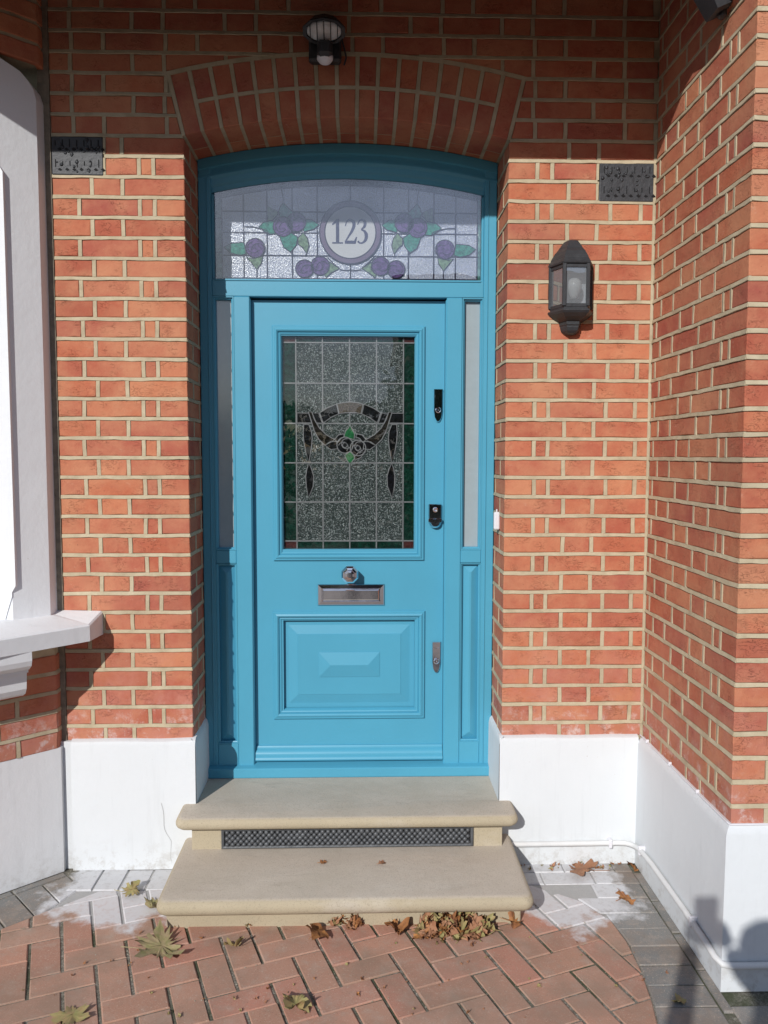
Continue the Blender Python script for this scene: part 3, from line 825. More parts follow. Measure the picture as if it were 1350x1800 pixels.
# ------------------------------------------------------------ leaded fanlight
fan = thing('fanlight', 'arched stained glass fanlight with mauve roses and the number 123', 'stained glass window', (0, .285, 2.36))
def fw(cx, cy):
    px, py = 340+cx/2.41, 260+cy/2.41
    return (-.543+(px-378)*.002326, 2.752-(py-319)*.002292)
YG = .290
def slab(parent, poly, mat, y, name='pane', th=.002):
    mb = MB(); mb.prism(poly, y, y+th); return mb.build(name, mat, parent)
def smooth_poly(pts, closed=True, n=5):
    out = []; m = len(pts)
    for i in range(m if closed else m-1):
        p0, p1, p2, p3 = (pts[(i-1) % m] if closed or i > 0 else pts[i]), pts[i], pts[(i+1) % m], (pts[(i+2) % m] if closed or i+2 < m else pts[i+1])
        for j in range(n):
            t = j/n
            out.append(tuple(.5*((2*p1[q])+(-p0[q]+p2[q])*t+(2*p0[q]-5*p1[q]+4*p2[q]-p3[q])*t*t+(-p0[q]+3*p1[q]-3*p2[q]+p3[q])*t**3) for q in (0, 1)))
    if not closed: out.append(pts[-1])
    return out
def came(mb, pts, y, w=.0029, closed=False, ry=.0016):
    mb.tube([(p[0], y, p[1]) for p in pts], w, 6, closed, ry)
vx = [fw(x, 0)[0] for x in (112, 205, 305, 413, 520, 662, 805, 912, 1022, 1116, 1210)]
hz = [fw(0, y)[1] for y in (545, 447, 350, 260)]
def ztop(x, r=FA-.131): return FC+math.sqrt(r*r-x*x)
gl = MB()
# panes cell by cell
xs = vx
for i in range(len(xs)-1):
    x0, x1 = xs[i]+.0012, xs[i+1]-.0012
    for j in range(4):
        z0 = hz[j]+.0012
        if j < 3: z1 = hz[j+1]-.0012; poly = [(x0, z0), (x1, z0), (x1, z1), (x0, z1)]
        else: poly = [(x0, z0), (x1, z0), (x1, ztop(x1)), ((x0+x1)/2, ztop((x0+x1)/2)), (x0, ztop(x0))]
        slab(fan, poly, F_PALE, YG + rnd.uniform(0, .0006))
# border strips
zb = hz[0]; bot = 2.356
for i in range(len(xs)-1): slab(fan, [(xs[i]+.001, bot), (xs[i+1]-.001, bot), (xs[i+1]-.001, zb-.001), (xs[i]+.001, zb-.001)], F_BORD, YG)
for s in (-1, 1):
    xa, xb = sorted((s*.549, (xs[0] if s < 0 else xs[-1])))
    zz = [bot, hz[0], hz[1], hz[2]+.02, ztop(.54)+.004]
    for q in range(4): slab(fan, [(xa, zz[q]+.001), (xb, zz[q]+.001), (xb, zz[q+1]-.001), (xa, zz[q+1]-.001)], F_BORD, YG)
for i in range(len(xs)-1):
    x0, x1 = xs[i]+.001, xs[i+1]-.001; slab(fan, [(x0, ztop(x0)+.003), (x1, ztop(x1)+.003), (x1, ztop(x1, FA-.108)), (x0, ztop(x0, FA-.108))], G_GREEN, YG)
lead = MB()
for x in xs: came(lead, [(x, bot), (x, ztop(x))], YG-.0008)
for z in hz: came(lead, [(xs[0], z), (xs[-1], z)], YG-.0008)
came(lead, [(xs[0]+(xs[-1]-xs[0])*i/24, ztop(xs[0]+(xs[-1]-xs[0])*i/24)) for i in range(25)], YG-.0008, .003)
came(lead, [fw(80, 545), fw(112, 545)], YG-.0008); came(lead, [fw(88, 290), fw(112, 290)], YG-.0008); came(lead, [fw(88, 435), fw(112, 435)], YG-.0008)
MXc = 662
def mir(pts): return [(2*MXc-x, y) for x, y in pts]
shapes = []   # (material, outline in crop units, smooth)
def circ(cx, cy, r, n=20, a0=0, a1=360): return [(cx+r*math.cos(R(a0+(a1-a0)*i/n)), cy+r*math.sin(R(a0+(a1-a0)*i/n))) for i in range(n)]
half = [
 (F_LIME, [(306, 238), (350, 258), (352, 272), (330, 298), (306, 302)], False),
 (F_GREEN, [(375, 222), (392, 240), (416, 262), (405, 285), (362, 285), (355, 262), (362, 240)], False),
 (F_GREEN, [(270, 326), (290, 306), (322, 298), (345, 305), (338, 355), (312, 356), (290, 342)], False),
 (F_GREEN, [(462, 290), (495, 292), (527, 314), (505, 334), (462, 344)], False),
 (F_GREEN, [(357, 362), (400, 345), (436, 368), (430, 402), (405, 432), (375, 412)], False),
 (F_LIME, [(436, 372), (460, 348), (478, 372), (484, 402), (474, 438), (456, 412), (438, 398)], False),
 (F_GREEN, [(121, 414), (150, 397), (205, 392), (215, 440), (190, 448), (150, 440)], False),
 (F_LIME, [(216, 455), (240, 462), (285, 452), (280, 480), (260, 508), (238, 482)], False),
 (F_LIME, [(566, 470), (614, 500), (580, 520), (556, 540), (548, 520), (568, 500)], False),
]
roses = [(373, 324, 42), (430, 304, 41), (254, 416, 41), (465, 503, 38), (532, 490, 40)]
for (mt, pts, _) in half:
    for pp in (pts, mir(pts)):
        w = [fw(*p) for p in pp]; slab(fan, w if pp is pts else w[::-1], mt, YG-.0030, 'leaf_pane', .0026)
        came(lead, w, YG-.0034, .0020, True)
for (cx, cy, r) in roses:
    for sgn in (1, -1):
        c2 = cx if sgn > 0 else 2*MXc-cx
        w = [fw(*p) for p in circ(c2, cy, r)]; slab(fan, w, F_ROSE, YG-.0040, 'rose_pane', .003)
        came(lead, w, YG-.0044, .0020, True)
        a = 30 if sgn > 0 else 150
        came(lead, [fw(*p) for p in circ(c2-8*sgn, cy-2, r*.58, 14, a, a+250*sgn)], YG-.0044, .0014)
        came(lead, [fw(*p) for p in circ(c2+12*sgn, cy+10, r*.70, 12, a+150, a+150+150*sgn)], YG-.0044, .0014)
for sg in (1, -1):
    f = (lambda p: p) if sg > 0 else mir
    for pts in ([(375, 222), (374, 200), (368, 165)], [(210, 326), (245, 326), (300, 340), (312, 356)], [(405, 432), (413, 445)], [(474, 438), (468, 450)], [(260, 508), (260, 545)], [(290, 395), (285, 452)], [(614, 505), (640, 508), (662, 508)], [(614, 500), (590, 480), (560, 450)], [(662, 480), (662, 545)]):
        came(lead, [fw(*p) for p in smooth_poly(f(pts), False, 4)], YG-.0036, .0018)
# number roundel
dc = fw(662, 347); rd = .1120*.86
def disc(r0, r1, y, th, mat, name):
    mb = MB(); mb.lathe((dc[0], y, dc[1]), [(r1, th), (r1, 0), (r0, 0), (r0, th)] if r0 else [(r1, th), (r1, 0), (.0005, 0)], 48); return mb.build(name, mat, fan)
disc(.105, .1265, YG-.0060, .004, F_RING, 'roundel_ring'); disc(0, .106, YG-.0055, .004, F_DISC, 'roundel')
for r in (.106, .1275): came(lead, [(dc[0]+r*math.cos(2*math.pi*i/48), dc[1]+r*math.sin(2*math.pi*i/48)) for i in range(48)], YG-.0062, .0024, True)
lead.build('lead_came', F_LEAD, fan, smooth=True)
def stroke(mb, pts, ws, y, th=.0008):
    P = [Vector((p[0], 0, p[1])) for p in pts]; Lf = []; Rt = []
    for i, p in enumerate(P):
        t = (P[min(i+1, len(P)-1)]-P[max(i-1, 0)]).normalized(); nn = Vector((-t.z, 0, t.x)); Lf.append(p+nn*ws[i]/2); Rt.append(p-nn*ws[i]/2)
    rings = [[(a.x, y, a.z), (b.x, y, b.z), (b.x, y+th, b.z), (a.x, y+th, a.z)] for a, b in zip(Lf, Rt)]
    mb.loft(rings)
U = .002326/2.41
def digit(paths, polys=()):
    mb = MB(); yy = YG-.0064
    for q, (pts, ws) in enumerate(paths):
        p2 = smooth_poly([(x, y, ) for x, y in pts], False, 6); w2 = []
        for i in range(len(pts)-1):
            for j in range(6): w2.append(ws[i]+(ws[i+1]-ws[i])*j/6)
        w2.append(ws[-1]); stroke(mb, [fw(*p) for p in p2], [w*U for w in w2], yy-q*.00015)
    for q, pl in enumerate(polys): mb.prism([fw(*p) for p in pl], yy-.0001*(q+2), yy+.0008)
    mb.build('numeral', F_NUM, fan)
digit([], [[(600, 292), (614, 290), (614, 388), (600, 388)], [(584, 389), (630, 389), (630, 395), (584, 395)], [(583, 312), (602, 292), (608, 296), (602, 306), (585, 317)]])
digit([([(641, 320), (645, 304), (655, 294), (666, 295), (676, 304), (677, 320), (668, 342), (653, 366), (641, 386)], [4, 5, 8, 10, 14, 14, 11, 7, 5])], [[(638, 382), (678, 382), (686, 366), (691, 366), (685, 395), (638, 395)]])
digit([([(693, 314), (699, 300), (709, 293), (719, 295), (725, 306), (722, 322), (708, 334)], [4, 5, 7, 10, 13, 11, 4]), ([(708, 335), (722, 341), (730, 356), (728, 376), (717, 389), (704, 392), (694, 384)], [4, 10, 15, 13, 8, 6, 9])])
# outer clear sheet of the sealed unit
mb = MB(); pts_ = [(-.549, 2.354), (.549, 2.354)] + [(.549-1.098*i/20, ztop(.549-1.098*i/20, FA-.109)) for i in range(21)]
mb.prism(pts_, .2755, .2775); mb.build('outer_sheet', CLEAR2, fan)

# ------------------------------------------------------------ door leaf
YD = .285
door = thing('front_door', 'sunlit teal blue panelled front door with a leaded glass light', 'door', (0, .3, .32))
gx0, gx1, gz0, gz1 = -.282, .282, 1.236, 2.134      # hole in the leaf
mb = MB(); x = .403
mb.box(-x, gx0, YD, .33, .324, 2.279); mb.box(gx1, x, YD, .33, .324, 2.279)
mb.box(gx0, gx1, YD, .33, gz1, 2.279); mb.box(gx0, gx1, YD, .33, .93, gz0); mb.box(gx0, gx1, YD, .33, .324, .535)
mb.box(gx0, gx1, YD+.022, .33, .535, .93)
mb.build('leaf', BLUE, door)
# bolection mouldings
def bol(x0, x1, z0, z1, name='moulding'):
    mb = MB(); mb.frame(x0, x1, z0, z1, [(0, YD+.001), (0, YD-.006), (.004, YD-.010), (.009, YD-.010), (.011, YD-.013), (.018, YD-.016), (.024, YD-.012), (.027, YD-.004), (.031, YD-.006), (.036, YD-.003), (.041, YD+.006), (.044, YD+.016)])
    return mb.build(name, BLUE, door)
bol(-.320, .320, 1.188, 2.174); bol(-.325, .325, .500, .970)
px0, px1, pz0, pz1 = -.281, .281, .544, .926
mb = MB()
def rect(i, y, X0=px0, X1=px1, Z0=pz0, Z1=pz1, iz=None): iz = i if iz is None else iz; return [(X0+i, y, Z0+iz), (X1-i, y, Z0+iz), (X1-i, y, Z1-iz), (X0+i, y, Z1-iz)]
mb.loft([rect(0, YD+.020), rect(.020, YD+.020), rect(.058, YD+.012), rect(.0592, YD+.0105)], True, (False, True)); mb.build('lower_panel', BLUE, door)
mb = MB(); yb = YD+.0105
b0 = [(-.131, yb, .680), (.131, yb, .680), (.131, yb, .788), (-.131, yb, .788)]; b1 = [(-.081, yb-.013, .7335), (.081, yb-.013, .7335), (.081, yb-.013, .7345), (-.081, yb-.013, .7345)]
mb.loft([b0, [(p[0], yb-.002, p[2]) for p in b0], b1], True, (False, True)); mb.build('raised_lozenge', BLUE, door)
# weather bar
mb = MB(); prof = [(YD, .384), (YD-.006, .383), (YD-.010, .376), (YD-.010, .371), (YD-.016, .366), (YD-.024, .358), (YD-.026, .350), (YD-.026, .342), (YD-.031, .338), (YD-.033, .330), (YD-.030, .324), (YD, .324)]
mb.prism(prof, -.402, .402, 'x'); mb.build('weather_bar', BLUE, door, smooth=True)

# leaded light
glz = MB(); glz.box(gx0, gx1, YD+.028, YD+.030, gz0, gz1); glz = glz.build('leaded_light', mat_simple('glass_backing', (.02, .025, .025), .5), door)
DX = [-.223, -.111, .003, .117, .231]; DZ = [1.269, 1.436, 1.603, 1.770, 1.939, 2.109]
yg = YD+.024
for i in range(4):
    for j in range(5): slab(glz, [(DX[i]+.001, DZ[j]+.001), (DX[i+1]-.001, DZ[j]+.001), (DX[i+1]-.001, DZ[j+1]-.001), (DX[i]+.001, DZ[j+1]-.001)], G_CLEAR, yg+rnd.uniform(0, .001))
ex = [(gx0+.004, DX[0]-.001), (DX[-1]+.001, gx1-.004)]
for (a, b) in ex:
    for j in range(5): slab(glz, [(a, DZ[j]+.001), (b, DZ[j]+.001), (b, DZ[j+1]-.001), (a, DZ[j+1]-.001)], G_GREEN, yg+rnd.uniform(0, .001))
    for (c, d) in ((gz0+.004, DZ[0]-.001), (DZ[-1]+.001, gz1-.004)): slab(glz, [(a, c), (b, c), (b, d), (a, d)], G_RED, yg)
for i in range(4):
    for (c, d) in ((gz0+.004, DZ[0]-.001), (DZ[-1]+.001, gz1-.004)): slab(glz, [(DX[i]+.001, c), (DX[i+1]-.001, c), (DX[i+1]-.001, d), (DX[i]+.001, d)], G_GREEN, yg)
dl = MB()
for q, x in enumerate(DX): came(dl, [(x, gz0), (x, gz1)], yg-.0008, .0030)
for z in DZ: came(dl, [(gx0, z), (gx1, z)], yg-.0008, .0030)
def dm(cx, cy): return (-.223+(470+cx/4.5-520)*.002395, 1.939-(690+cy/4.5-673)*.002401)
MD = 655
def mird(pts): return [(2*MD-x, y) for x, y in pts]
def dshape(mat, pts, lvl=1, sm=False, nm='motif_pane'):
    if sm: pts = smooth_poly(pts, True, 4)
    w = [dm(*p) for p in pts]; slab(glz, w, mat, yg-.0025-lvl*.0006, nm, .0026); came(dl, w, yg-.0030-lvl*.0006, .0022, True)
def arcp(cx, cy, rx, ry, a0, a1, n=10): return [(cx+rx*math.cos(R(a0+(a1-a0)*i/n)), cy-ry*math.sin(R(a0+(a1-a0)*i/n))) for i in range(n+1)]
for f in (lambda p: p, mird):
    dshape(G_DARK, f([(232, 158), (325, 158), (345, 236), (232, 236)]), 0)
    dshape(G_DARK, f([(352, 158), (405, 158), (432, 236), (385, 236)]), 0)
    dshape(G_DARK, f([(412, 156), (470, 118), (545, 88), (563, 164), (500, 194), (440, 236)]), 1)
    dshape(G_BROWN, f([(322, 150), (350, 150), (368, 205), (408, 275), (465, 330), (530, 368), (500, 388), (452, 412), (405, 368), (368, 300), (346, 225)]), 2)
    dshape(G_DARK, f([(452, 412), (495, 385), (545, 382), (552, 440), (500, 448)]), 2)
    dshape(G_DARK, f([(285, 248), (325, 248), (345, 300), (352, 360), (345, 430), (325, 546), (300, 470), (284, 380), (280, 310)]), 1)
    dshape(G_DARK, f([(324, 556), (345, 600), (362, 660), (358, 740), (320, 832), (302, 740), (298, 660), (308, 600)]), 1)
    dshape(G_DARK, f([(530, 368), (560, 330), (600, 322), (612, 345), (580, 360), (556, 390)]), 1)
dshape(G_AMBER, [(549, 86), (600, 74), (655, 70), (710, 74), (757, 88), (740, 162), (700, 156), (655, 154), (610, 156), (567, 163)], 1)
dshape(G_LEAF, [(652, 254), (672, 288), (690, 325), (684, 368), (640, 356), (603, 344), (618, 298), (640, 275)], 2)
dshape(G_LEAF, [(650, 462), (682, 490), (690, 515), (672, 540), (652, 560), (628, 535), (610, 492)], 2)
dshape(G_DARK, [(690, 530), (735, 512), (778, 462), (720, 470), (690, 500)], 1)
for (cx, cy, r) in ((612, 412, 64), (716, 434, 62)):
    dshape(G_DARK, circ(cx, cy, r, 22), 3, nm='rose_pane')
    for (ox, oy, rr, a, b) in ((12, -12, .62, 20, 300), (-14, 16, .62, 200, 420), (0, 0, .30, 0, 350)):
        came(dl, [dm(*p) for p in circ(cx+ox, cy+oy, r*rr, 16, a, b)], yg-.0052, .0017)
dl.build('lead_came', LEAD, glz, smooth=True)
mb = MB(); mb.box(gx0, gx1, YD+.010, YD+.012, gz0, gz1); mb.build('outer_pane', CLEAR, door)

# door furniture
kn = thing('centre_knob', 'octagonal chrome centre knob above the letter plate', 'door knob', (.004, .285, 1.135))
mb = MB(); c = (.004, YD, 1.135)
mb.lathe(c, [(.033, 0), (.033, -.004), (.020, -.008), (.014, -.014), (.014, -.034), (.024, -.038), (.0385, -.046), (.0385, -.058), (.031, -.066), (.024, -.067)], 8, 'y', R(22.5)); mb.build('knob', CHROME, kn)
mb = MB(); mb.lathe(c, [(.0235, -.066), (.021, -.074), (.012, -.076), (.0005, -.076)], 8, 'y', R(22.5)); mb.build('centre_cap', CHROME, kn)
lp = thing('letter_plate', 'chrome letter plate with hinged flap across the door', 'letter box', (.008, .285, 1.04))
mb = MB(); X0, X1, Z0, Z1 = -.134, .150, .996, 1.086
mb.loft([rect(0, YD-.001, X0, X1, Z0, Z1), rect(0, YD-.006, X0, X1, Z0, Z1), rect(.0025, YD-.009, X0, X1, Z0, Z1), rect(.017, YD-.010, X0, X1, Z0, Z1), rect(.020, YD-.006, X0, X1, Z0, Z1)], True, (False, True)); mb.build('plate', CHROME, lp)
mb = MB(); mb.loft([rect(.023, YD-.006, X0, X1, Z0, Z1), rect(.023, YD-.012, X0, X1, Z0, Z1), rect(.026, YD-.0135, X0, X1, Z0, Z1)], True, (False, True)); mb.build('flap', mat_simple('brushed_chrome', (.80, .80, .82), .10, 1, .12, 40, .001), lp)
def escut(name, label, cx, zt, zb, w, zr, dark=True):
    t = thing(name, label, 'door lock', (cx, .285, (zt+zb)/2))
    h = w/2; pts = [(cx-h, zt), (cx+h, zt), (cx+h, zb+.045), (cx+h*.8, zb+.018), (cx+h*.35, zb+.003), (cx, zb), (cx-h*.35, zb+.003), (cx-h*.8, zb+.018), (cx-h, zb+.045)]
    inn = [(cx+(x-cx)*.86, zb+(z-zb)*.965+.0025) for x, z in pts]
    mb = MB(); mb.loft([[(x, YD, z) for x, z in pts], [(x, YD-.006, z) for x, z in pts], [(x, YD-.010, z) for x, z in inn]], True, (False, True)); mb.build('plate', CHROME, t)
    mb = MB(); mb.lathe((cx, YD-.010, zr), [(.0125, .001), (.0125, -.005), (.0095, -.007), (.0085, -.003), (.003, -.003), (.0005, -.006)], 24); mb.build('cylinder', CHROME, t, True)
    mb = MB(); zz = zt-.038; mb.prism([(cx-.014, zz+.004), (cx-.006, zz+.001), (cx, zz), (cx+.006, zz+.001), (cx+.014, zz+.004), (cx+.013, zz+.014), (cx+.004, zz+.010), (cx-.004, zz+.010), (cx-.013, zz+.014)], YD-.0125, YD-.009)
    if dark: mb.prism([(cx-h*.92, zt-.004), (cx+h*.92, zt-.004), (cx+h*.92, zt), (cx-h*.92, zt)], YD-.013, YD-.006)
    mb.build('badge', CHROME, t); return t
escut('door_lock', 'upper chrome door lock with keyhole ring beside the leaded glass', .376, 1.913, 1.776, .039, 1.826)
escut('door_lock', 'lowest chrome door lock beside the lower panel', .375, .836, .699, .038, .752, False)
t = thing('door_pull', 'middle chrome latch with shield badge and finger pull', 'door lock', (.365, .285, 1.37))
mb = MB(); mb.cbox(.338, .394, YD-.012, YD, 1.366, 1.429, .003); mb.build('plate', CHROME, t)
mb = MB(); mb.prism([(.344, 1.424), (.366, 1.429), (.388, 1.424), (.384, 1.398), (.366, 1.376), (.348, 1.398)], YD-.017, YD-.011); mb.lathe((.366, YD-.017, 1.406), [(.011, .001), (.011, -.004), (.007, -.006), (.0005, -.004)], 20); mb.build('badge', CHROME, t)
mb = MB(); mb.cbox(.337, .395, YD-.020, YD, 1.352, 1.368, .002); mb.build('hood', CHROME, t)
mb = MB(); mb.loft([[(.366+math.cos(R(a))*w, YD-y, 1.352+math.sin(R(a))*w*.95) for a in range(180, 361, 15)] for (w, y) in ((.0275, 0), (.0275, .008), (.024, .020), (.018, .026))], True, (False, True)); mb.build('finger_pull', CHROME, t, True)

bell = thing('door_sensor', 'small white plastic contact box on the brick reveal right of the frame', 'bell push', (.603, .10, 1.37))
mb = MB(); mb.cbox(.588, .612, .092, .116, 1.336, 1.408, .005); mb.build('case', PLASTIC, bell)
mb = MB(); mb.lathe((.6, .104, 1.409), [(.003, 0), (.003, .01)], 8, 'z'); mb.build('stub', PLASTIC, bell)

# hallway behind the glass
mb = MB(); mb.box(-.7, .7, .62, .64, .2, 3.0); mb.box(-.72, -.70, .34, .64, .2, 3.0); mb.box(.70, .72, .34, .64, .2, 3.0); mb.box(-.72, .72, .34, .64, 3.0, 3.02); mb.box(-.72, .72, .34, .64, .18, .20)
hall = mb.build('hallway', HALL); hall['kind'] = 'structure'

# ------------------------------------------------------------ stone steps
def bullnose_slab(x, yb, yf, zt, th):
    r = th/2; n = 7
    def plan(q):   # outline of the tread pulled in by q, with rounded front corners
        X = x-q; Yf = yf+q; cr_ = .035; pts = [(-X, yb), (-X, Yf+cr_)]
        for i in range(1, 6): a = R(180+90*i/6); pts.append((-X+cr_+cr_*math.cos(a), Yf+cr_+cr_*math.sin(a)))
        pts += [(-X+cr_, Yf), (X-cr_, Yf)]
        for i in range(1, 6): a = R(270+90*i/6); pts.append((X-cr_+cr_*math.cos(a), Yf+cr_+cr_*math.sin(a)))
        pts += [(X, Yf+cr_), (X, yb)]; return pts
    rings = []
    for i in range(n+1):
        a = R(-90+180*i/n); q = r*(1-math.cos(a))*.75; z = zt-r+r*math.sin(a); rings.append([(p[0], p[1], z) for p in plan(q)])
    mb = MB(); mb.loft(rings); return mb
steps = thing('door_steps', 'two bullnosed sandstone steps leading up to the blue door', 'steps', (0, -.2, 0))
bullnose_slab(.655, -.02, -.168, .264, .046).build('tread', STONE, steps, smooth=True)
mb = MB(); mb.box(-.598, .598, -.10, .30, .235, .2618); mb.build('top_slab', STONE, steps)
mb = MB(); mb.cbox(-.597, .597, -.125, -.0, .10, .219, .002); mb.build('riser', STONE, steps)
bullnose_slab(.648, -.02, -.495, .128, .056).build('tread', STONE, steps, smooth=True)
mb = MB(); mb.cbox(-.625, .612, -.425, -.0, -.01, .075, .004); mb.build('riser', STONE, steps)
# cast iron grille let into the riser
gr = thing('vent_grille', 'long dark cast iron grille in the riser between the two steps', 'grille', (0, -.13, .17))
mb = MB(); mb.frame(-.484, .484, .131, .211, [(0, -.124), (0, -.131), (.004, -.133), (.010, -.131), (.012, -.126)]); mb.build('grille_frame', GRILLE, gr)
mb = MB(); mb.box(-.473, .473, -.1262, -.120, .142, .200); mb.build('backplate', mat_simple('soot_black', (.012, .012, .013), .9), gr)
mb = MB()
for r_ in range(5):
    for c_ in range(44):
        x = -.462+c_*.0215+(.0107 if r_ % 2 else 0); z = .1475+r_*.0118
        if x > .468: continue
        s = 1+jit(.12)
        mb.lathe((x, -.127, z), [(.0098*s, .002), (.0090*s, -.004), (.0062*s, -.0085), (.0006, -.0098)], 8, 'y', R(22))
mb.build('stud', GRILLE, gr, kind='stuff', smooth='all')

# ------------------------------------------------------------ paving
GROUND = mat_simple('far_ground', (.07, .07, .068), .9, 0, .5, 30, .01, .3)
drive = MB(); drive.box(-3, 3, -2.6, .3, -.30, -.0045); drive = drive.build('driveway', SAND); drive['kind'] = 'structure'
mb = MB(); mb.box(-80, 80, -90, 60, -.40, -.302); gobj = mb.build('ground', GROUND); gobj['kind'] = 'structure'
E1 = Vector((math.cos(R(20.5)), math.sin(R(20.5)))); E2 = Vector((math.cos(R(-69.5)), math.sin(R(-69.5)))); O0 = Vector((-.172, -.598))
RED = [(-2.2, -1.35), (-1.2, -.425), (-.965, -.180), (.70, -.180), (.86, -.30), (.93, -.42), (.947, -.55), (.942, -.70), (.925, -.85), (.895, -1.0), (.84, -1.2), (.5, -1.9), (-1.2, -2.2)]
def clip_convex(poly, reg):
    n = len(reg); s = 1 if sum(reg[i-1][0]*reg[i][1]-reg[i][0]*reg[i-1][1] for i in range(n)) > 0 else -1
    for i in range(n):
        a, b = reg[i-1], reg[i]; nx, ny = -(b[1]-a[1])*s, (b[0]-a[0])*s
        poly = clip(poly, nx, ny, nx*a[0]+ny*a[1])
        if len(poly) < 3: return []
    return poly
STUFF_P = {0: MB(), 1: MB()}
def paver(poly, mat, idx, name='paving_block'):
    if len(poly) < 3 or area(poly) < .0006: return
    cx = sum(p[0] for p in poly)/len(poly); cy = sum(p[1] for p in poly)/len(poly)
    dz = jit(.0018); tx, ty = jit(.010), jit(.010)
    Z = lambda p, z: z+dz+(p[0]-cx)*tx+(p[1]-cy)*ty
    a = inset_pts(poly, .0035)
    mb = MB() if cy > -1.12 else STUFF_P[idx]
    mb.loft([[(x, y, -.03) for x, y in poly], [(x, y, Z((x, y), -.0035)) for x, y in poly], [(x, y, Z((x, y), 0)) for x, y in a]], True, (False, True))
    if cy > -1.12:
        mb.build(name, mat, drive)
def oriented(poly): return poly if sum(poly[i-1][0]*poly[i][1]-poly[i][0]*poly[i-1][1] for i in range(len(poly))) > 0 else poly[::-1]
g1, g2 = .0050, .0025
for a in range(-40, 41):
    for b in range(-24, 24):
        for (ox, oy, w, h) in ((0, 0, 1, 2), (1, 1, 2, 1)):
            i = ox+a+2*b; j = oy-a+2*b
            if not (-30 < i < 30 and -30 < j < 30): continue
            cs = [(i*.1+g1, j*.1+g2), ((i+w)*.1-g1, j*.1+g2), ((i+w)*.1-g1, (j+h)*.1-g2), (i*.1+g1, (j+h)*.1-g2)]
            P = [O0+E1*u+E2*v for u, v in cs]; P = [(p.x, p.y) for p in P]
            c = O0+E1*(i+w/2)*.1+E2*(j+h/2)*.1
            if not (-1.9 < c.x < 1.2 and -2.0 < c.y < 0): continue
            if abs(c.x) < .5 and c.y > -.30: continue
            q = clip_convex(oriented(P), RED)
            if q: paver(q, PAVE_R, 0)
def minus_red(poly):
    """keep what lies outside the red field, by the nearest edge of the field"""
    cx = sum(p[0] for p in poly)/len(poly); cy = sum(p[1] for p in poly)/len(poly); best = None
    for i in range(3, 12):
        a, b = RED[i-1], RED[i]
        if min(a[1], b[1]) <= cy <= max(a[1], b[1]) and i > 3:
            # outward side = +x
            nx, ny = (a[1]-b[1]), (b[0]-a[0]); l = math.hypot(nx, ny); nx /= l; ny /= l
            if nx < 0: nx, ny = -nx, -ny
            return clip(poly, nx, ny, nx*a[0]+ny*a[1]+.004)
    return poly
def rectp(x0, x1, y0, y1): return [(x0, y0), (x1, y0), (x1, y1), (x0, y1)]
# courses of grey blocks: along the door wall, and up the right hand wall
y = -.002
for (y0, y1, sh) in ((-.088, -.004, .0), (-.176, -.092, .10)):
    x = .655-sh
    while x < 1.115:
        a, b = max(x, .66), min(x+.196, 1.122)
        if b-a > .02: paver(rectp(a, b, y0, y1), PAVE_G, 1)
        x += .2
yy = -.180
while yy > -2.3:
    paver(minus_red(rectp(.80, 1.118, yy-.0955, yy-.002)) if yy < -.26 else minus_red(rectp(.93, 1.118, yy-.0955, yy-.002)), PAVE_G, 1)
    if yy < -.85:
        for q in range(3): paver(rectp(1.152+q*.2, 1.348+q*.2, yy-.0955, yy-.002), PAVE_G, 1)
    yy -= .0985
yy = -.10
while yy > -.85: paver(rectp(1.122, 1.150, yy-.196, yy-.002), PAVE_G, 1); yy -= .2
x = -.668
while x > -1.0: paver(rectp(x-.0955, x-.002, -.176, -.028), PAVE_G, 1); x -= .099
bp = Vector((-1.118, -.035, 0))
for q in range(-1, 9):
    A0 = bp+bd*(q*.1+.004); A1 = bp+bd*(q*.1+.098)
    P = [A0+bn*.040, A1+bn*.040, A1+bn*.236, A0+bn*.236]; poly = oriented([(p.x, p.y) for p in P])
    if q < 2: poly = clip(poly, -1, .45, 1.0+(-.03)*.45-.045)
    nb, d0 = Vector((bn.x, bn.y)), None
    paver(clip(poly, -.70, .714, .70*1.2-.714*.425-.0) if q > 1 else poly, PAVE_G, 1)
    if q >= 0:
        P = [A0+bn*.006, A1+bn*.006, A1+bn*.036, A0+bn*.036]
        if q % 2 == 0: P[1] = bp+bd*(q*.1+.198)+bn*.006; P[2] = bp+bd*(q*.1+.198)+bn*.036; paver(oriented([(p.x, p.y) for p in P]), PAVE_G, 1)
paver(rectp(-1.03, -.97, -.12, -.03), PAVE_G, 1)
gm = MB(); rg = random.Random(8)
for q in range(1500):
    a_ = rg.randrange(-14, 14); along = rg.uniform(-1.4, 1.4)
    if rg.random() < .75: pt = O0+E1*(a_*.1)+E2*along
    else: pt = O0+E1*along+E2*(a_*.1)
    pt = pt + Vector((rg.gauss(0, .0022), rg.gauss(0, .0022)))
    if not (-1.3 < pt.x < .9 and -1.1 < pt.y < -.40): continue
    s_ = rg.uniform(.0012, .0034); gm.add([(pt.x-s_, pt.y, .0), (pt.x, pt.y-s_*.8, .0), (pt.x+s_, pt.y, .0), (pt.x, pt.y+s_*.8, .0), (pt.x, pt.y, s_*.9)], [(0, 1, 4), (1, 2, 4), (2, 3, 4), (3, 0, 4)])
gm.build('joint_grit', mat_leaf('grit', (.40, .36, .30), (.16, .15, .08)), drive, kind='stuff')
STUFF_P[0].build('near_red_blocks', PAVE_R, drive, kind='stuff'); STUFF_P[1].build('near_grey_blocks', PAVE_G, drive, kind='stuff')

